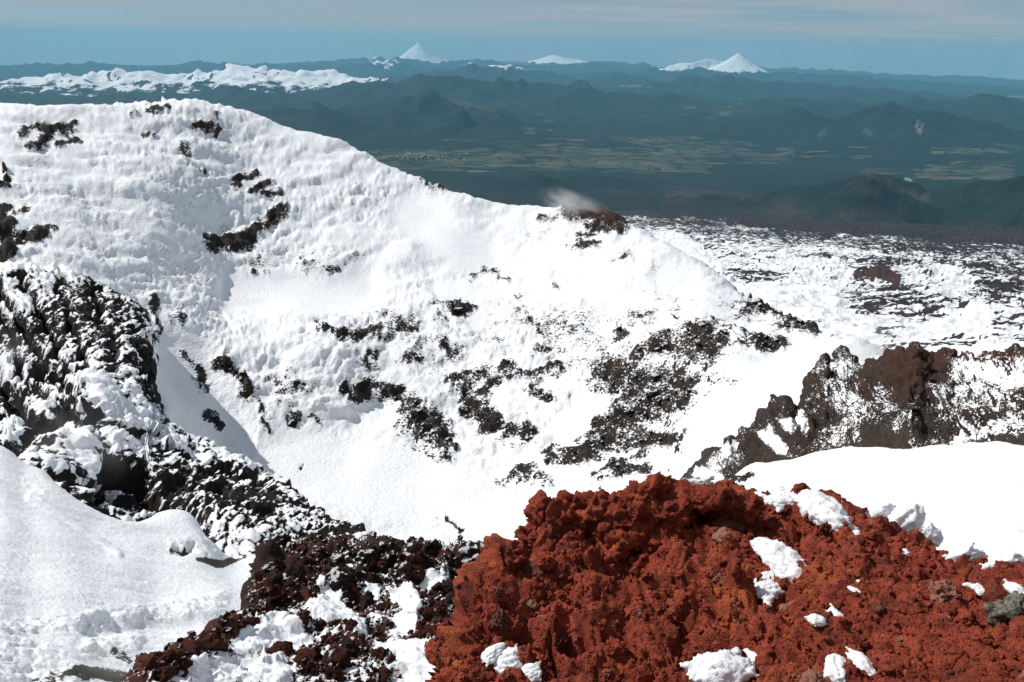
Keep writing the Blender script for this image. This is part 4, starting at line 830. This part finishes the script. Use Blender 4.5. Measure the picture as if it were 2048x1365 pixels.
def remeshed(name, parts, voxel):
    """parts: list of (V, F) solids melted into one skin"""
    Vs, Fs, b = [], [], 0
    for V, F in parts: Vs.append(V); Fs.append(F + b); b += len(V)
    me = mesh_np(name, np.concatenate(Vs), np.concatenate(Fs)); o = bpy.data.objects.new('tmp', me); COL.objects.link(o)
    md = o.modifiers.new('r', 'REMESH'); md.mode = 'VOXEL'; md.voxel_size = voxel; md.use_smooth_shade = True
    dg = bpy.context.evaluated_depsgraph_get(); out = bpy.data.meshes.new_from_object(o.evaluated_get(dg)); out.name = name
    bpy.data.objects.remove(o); bpy.data.meshes.remove(me)
    return out
def displaced(me, fn):
    n = len(me.vertices); V = np.empty(n * 3, np.float32); me.vertices.foreach_get('co', V); V = V.reshape(-1, 3).astype(float)
    N = np.empty(n * 3, np.float32); me.vertex_normals.foreach_get('vector', N); N = N.reshape(-1, 3)
    V = V + N * fn(V)[:, None]; me.vertices.foreach_set('co', V.astype(np.float32).ravel()); me.update()
    return me
ICO3 = None
def ellipsoid(c, axes, sub=3):
    bm = bmesh.new(); bmesh.ops.create_icosphere(bm, subdivisions=sub, radius=1.0)
    V = np.array([v.co[:] for v in bm.verts]); F = np.array([[v.index for v in f.verts] for f in bm.faces]); bm.free()
    return V @ np.array(axes) + c, F

# the knobbly head of the ridge: lumps melted together, with a hole under the curl
def build_knob():
    rng = np.random.default_rng(3); parts = []
    LU = [(1085,1020,28,26),(1080,1050,30,22),(1120,1030,34,30),(1160,1002,40,24),(1190,1020,48,40),(1225,1000,40,28),(1250,1030,40,44),(1215,1060,36,30),(1240,1085,34,30),(1200,1110,26,16),(1235,1112,28,16),(1135,1060,28,22),(1120,1088,26,22),
          (1290,985,42,28),(1310,968,30,16),(1330,985,24,26),(1280,1030,44,40),(1330,1030,44,36),(1290,1080,40,36),(1045,1062,18,14),(1060,1080,24,22),(1390,1000,40,24),(1450,990,44,22),(1495,1012,34,22)]
    for (x, y, a, b) in LU:
        r = 5.75 + (1120 - y) / 160 * 0.55 + rng.uniform(-.06, .06); c = at(np.array(float(x)), np.array(float(y)), r); k = np.linalg.norm(c) / FPX
        parts.append(ellipsoid(c, [RT * a * k, UP * b * k, FWD * (a + b) * .5 * k * rng.uniform(.9, 1.25)]))
    me = remeshed('scoria_knob', parts, 0.017)
    def fn(V):
        f1, f2, cid = worley(V + 0.05 * np.stack([fbm(V, .12, 2, q) for q in (3, 5, 7)], -1), 0.13, 4)
        return fbm(V, 0.22, 2, 83) * 0.10 + (0.42 - billow(V, 0.26, 2, 81)) * 0.08 + (0.42 - billow(V, 0.09, 3, 85)) * 0.075 - sstep(.42, .12, f1) * 0.05 + cid * 0.02 + (0.45 - billow(V, 0.03, 2, 90)) * 0.03
    displaced(me, fn)
    return link('scoria_knob', me, RED, parent=RIDGE['o'], label='knobbly overhanging head of the red ridge')
build_knob()

# ------------------------------------------------------------------ rime ice on the ridge
def ice_mat():
    t = NT('rime ice'); c = t.mix(t.map(t.noise(9.0, 4), 0.3, 0.7), (0.80, 0.82, 0.85), (0.88, 0.89, 0.90))
    h = t.math('ADD', t.noise(60., 5, 0.65, t.scale(t.pos, (1.0, 1.6, 1.3))), t.math('MULTIPLY', t.voro(70.), 0.5))
    m = t.done(c, 0.42, t.bump(h, 0.55, 0.012), 0.4)
    t.b.inputs['Subsurface Weight'].default_value = 0.35; t.b.inputs['Subsurface Radius'].default_value = (0.03, 0.035, 0.04); t.b.inputs['Subsurface Scale'].default_value = 1.0
    return m
ICE = ice_mat()
def ground_at(G, px, py):
    d = (G['qx'] - px) ** 2 + (G['qy'] - py) ** 2; d = d + 1e4 * (~seen_mask(G['PY'])); k = np.unravel_index(np.argmin(d), d.shape)
    return G['Q'][k], G['N'][k]
def ice_chunk(px, py, w, h, ang, label, lift=0.35, seed=0, r=None, thick=0.5, blades=9):
    """a feathered clump of rime; ang = direction of the feathers in degrees, anticlockwise from picture right"""
    rng = np.random.default_rng(seed + 100)
    if r is None: p, n = ground_at(RIDGE, px, py)
    else: p = at(np.array(float(px)), np.array(float(py)), r); n = np.array([0, -.3, .95])
    k = np.linalg.norm(p) / FPX; X = RT0; Y = UP * .8 + np.array([0, 0.0, 0.35]); Y = Y / np.linalg.norm(Y); Z = np.cross(X, Y)
    if r is None: Y = np.array([0, 1.35, 0.12]); n = np.array([0, 0, 1.0])      # lying on the ground, which runs away from the camera
    Z = np.cross(X, Y); Z = Z / np.linalg.norm(Z)
    if Z @ n < 0: Z = -Z
    p = p + n * min(w, h) * k * thick * lift
    a0 = math.radians(ang); parts = []
    A = X * math.cos(a0) + Y * math.sin(a0); B = -X * math.sin(a0) + Y * math.cos(a0); L_, W_ = max(w, h), min(w, h)
    parts.append(ellipsoid(p, [A * L_ * k * .44, B * W_ * k * .44, Z * W_ * k * thick * .62], 3))
    for b in range(blades):
        a = a0 + rng.normal() * 0.45; u = rng.uniform(-.40, .40) * L_; v = rng.uniform(-.38, .38) * W_
        c = p + ((X * math.cos(a0) + Y * math.sin(a0)) * u + (-X * math.sin(a0) + Y * math.cos(a0)) * v) * k + Z * rng.uniform(-.2, .2) * min(w, h) * k * thick
        ln = rng.uniform(.16, .28) * (L_ + W_) / 1.6; wd = ln * rng.uniform(.22, .4)
        A = X * math.cos(a) + Y * math.sin(a); B = -X * math.sin(a) + Y * math.cos(a)
        parts.append(ellipsoid(c, [A * ln * k, B * wd * k, Z * wd * k * .75], 2))
    me = remeshed('rime_ice', parts, max(min(w, h) * k / 17, 0.005)); sz = min(w, h) * k
    A = X * math.cos(a0) + Y * math.sin(a0); B = -X * math.sin(a0) + Y * math.cos(a0); M = np.array([A / 2.6, B, Z])
    displaced(me, lambda V: (0.45 - billow(V @ M.T, sz * .15, 4, seed, .6)) * sz * .15 + fbm(V, sz * .5, 2, seed + 4) * sz * .08)
    # put the origin at the clump itself
    n_ = len(me.vertices); V = np.empty(n_ * 3, np.float32); me.vertices.foreach_get('co', V); V = V.reshape(-1, 3) - p; me.vertices.foreach_set('co', V.astype(np.float32).ravel()); me.update()
    o = link('rime_ice', me, ICE, label=label, cat='ice', group='clumps of rime ice on the red ridge'); o.location = p
    return o
ICES = [
 (1645,1040,118,70,-48,'large white rime slab hanging down over the red ridge crest',.5,None),
 (1578,1000,120,34,10,'flat rime plate lying along the crest beside the hanging slab',.3,None),
 (1570,1140,142,62,-47,'tall feathered rime plume standing in the middle of the red ridge',.4,None),
 (1537,1182,74,50,20,'rounded rime lump at the foot of the tall feathered plume',.4,None),
 (1630,1243,36,22,0,'small rime clump, left one of a close pair on red gravel',.3,None),
 (1672,1240,30,38,110,'small upright rime clump, right one of a close pair on red gravel',.3,None),
 (1515,1326,42,26,150,'small striped rime flake just above the big bottom patch',.3,None),
 (1432,1350,128,66,10,'wide white rime patch cut by the bottom edge of the picture',.3,None),
 (1672,1345,46,54,60,'rime clump at the bottom edge with a red stone on its right',.3,None),
 (1722,1332,36,50,110,'narrow rime clump right of the red stone at the bottom edge',.3,None),
 (985,1312,50,30,25,'thin rime flake on the lower left end of the red ridge',.3,None),
 (1020,1328,66,44,30,'ragged rime clump in the middle of three at the lower left of the ridge',.3,None),
 (1062,1352,46,34,20,'lowest rime clump of three at the lower left of the red ridge',.3,None),
 (1385,972,84,24,5,'pale rime plate lying behind the crest right of the knobbly head',.3,6.9),
 (1370,996,16,24,100,'small rime tongue hanging below the pale plate on the crest',.3,None),
 (1808,1056,90,66,60,'large grey rime mass standing behind the right hand crest',.4,6.6),
 (1755,1035,70,34,20,'rime plate behind the crest left of the large grey rime mass',.3,6.7),
 (1860,1076,44,36,120,'curved rime fin at the right side of the large grey mass',.3,6.3),
 (1925,1120,80,38,15,'grey rime bank behind the crest far down on the right',.3,5.9),
 (2015,1135,90,34,5,'rime bank behind the crest at the right edge of the picture',.3,5.7),
 (2032,1188,36,28,140,'white rime piece above the grey boulder at the right edge',.3,None),
 (1975,1190,60,14,-25,'thin sliver of ice on red gravel near the grey boulder',.2,None),
 (1160,1102,34,18,0,'snow lying in the hole under the knobbly red head',.1,5.9),
 (1812,1105,20,14,0,'tiny ice crumb on the ridge below the large grey rime mass',.2,None),
 (1714,1068,14,12,0,'tiny ice crumb right under the hanging slab',.2,None),
 (1722,1165,18,9,0,'glassy ice flake on gravel right of the tall plume',.2,None),
 (1708,1180,24,12,-30,'glassy ice splinter just under the other glassy flake',.2,None),
]
for k, (x, y, w, h, a, lab, lift, r) in enumerate(ICES):
    ice_chunk(x, y, w, h, a, lab, lift, k, r, blades=5 if w < 30 else 10)

def grey_boulder():
    p, n = ground_at(RIDGE, 2035, 1245); k = np.linalg.norm(p) / FPX; V, F = rock_proto(203, 5, .95, 1.3)
    t = NT('pale grey weathered lava'); c = t.mix(t.map(t.noise(22., 6, .65), .38, .62), (0.06, 0.055, 0.048), (0.24, 0.225, 0.18)); c = t.mix(t.map(t.noise(50., 4, .7), .55, .68, 0, .7), c, (0.02, 0.018, 0.016))
    me = mesh_np('boulder', V * np.array([36, 40, 46]) * k, F)
    o = link('boulder', me, t.done(c, .9, t.bump(t.noise(40., 6, .7), .8, .03), .2), label='pale grey speckled boulder on the ridge at the right edge', cat='boulder'); o.location = p + n * 10 * k
grey_boulder()

# ------------------------------------------------------------------ steam from fumaroles
def steam(px, py, r, size, drift, dens, label, seed):
    p = at(np.array(float(px)), np.array(float(py)), r)
    me = bpy.data.meshes.new('steam'); bm = bmesh.new(); bmesh.ops.create_cube(bm, size=2.0); bm.to_mesh(me); bm.free()
    m = bpy.data.materials.new('steam'); m.use_nodes = True; nt = m.node_tree; nt.nodes.clear()
    out = nt.nodes.new('ShaderNodeOutputMaterial'); pv = nt.nodes.new('ShaderNodeVolumePrincipled'); nt.links.new(pv.outputs[0], out.inputs['Volume'])
    pv.inputs['Color'].default_value = (.9, .9, .9, 1)
    t = nt.nodes; L = nt.links; tc_ = t.new('ShaderNodeTexCoord')
    ln = t.new('ShaderNodeVectorMath'); ln.operation = 'LENGTH'; L.new(tc_.outputs['Object'], ln.inputs[0])
    fall = t.new('ShaderNodeMapRange'); fall.interpolation_type = 'SMOOTHSTEP'; fall.inputs['From Min'].default_value = 1.0; fall.inputs['From Max'].default_value = 0.05; L.new(ln.outputs['Value'], fall.inputs[0])
    mp_ = t.new('ShaderNodeMapping'); mp_.inputs['Location'].default_value = (seed, seed * 2, 0); mp_.inputs['Scale'].default_value = (1.0, 1.0, 1.0); L.new(tc_.outputs['Object'], mp_.inputs[0])
    nz = t.new('ShaderNodeTexNoise'); nz.inputs['Scale'].default_value = 1.9; nz.inputs['Detail'].default_value = 4; nz.inputs['Distortion'].default_value = .6; L.new(mp_.outputs[0], nz.inputs['Vector'])
    nr = t.new('ShaderNodeMapRange'); nr.inputs['From Min'].default_value = .42; nr.inputs['From Max'].default_value = .8; nr.inputs['To Max'].default_value = dens; L.new(nz.outputs['Fac'], nr.inputs[0])
    mu = t.new('ShaderNodeMath'); mu.operation = 'MULTIPLY'; L.new(fall.outputs[0], mu.inputs[0]); L.new(nr.outputs[0], mu.inputs[1]); L.new(mu.outputs[0], pv.inputs['Density'])
    o = link('steam', me, m, kind='stuff', label=label); o.location = p; o.scale = size; o.rotation_euler = (0, drift, 0)
    return o
steam(1150, 415, 238, (15, 6, 6), 0.35, 0.42, 'thin grey steam drifting off the brown knob on the far rim', 1)
steam(1720, 705, 78, (8, 5, 3.4), -0.25, 0.34, 'pale steam rising over the left end of the brown crag', 2)
steam(140, 900, 58, (5.5, 4, 5.5), 0.2, 0.10, 'faint steam in the dark gap of the black spur', 3)
steam(5, 720, 92, (5, 4, 4), 0.2, 0.12, 'faint steam on the black spur at the left edge', 4)
steam(120, 1335, 18.2, (3.2, 1.6, 0.9), 0.15, 0.35, 'low steam over bare ground at the lower left corner', 5)

# ------------------------------------------------------------------ haze
def build_haze():
    me = bpy.data.meshes.new('haze'); bm = bmesh.new(); bmesh.ops.create_cube(bm, size=2.0); bm.to_mesh(me); bm.free()
    m = bpy.data.materials.new('haze'); m.use_nodes = True; nt = m.node_tree; nt.nodes.clear()
    out = nt.nodes.new('ShaderNodeOutputMaterial'); pv = nt.nodes.new('ShaderNodeVolumePrincipled'); nt.links.new(pv.outputs[0], out.inputs['Volume'])
    pv.inputs['Color'].default_value = (0.27, 0.66, 0.89, 1); pv.inputs['Density'].default_value = 1.1e-5; pv.inputs['Anisotropy'].default_value = 0.0
    o = link('haze', me, m, kind='stuff', label='blue haze filling the air over the valley')
    o.scale = (125000, 62000, 3250); o.location = (0, 57000, -2450)
build_haze()
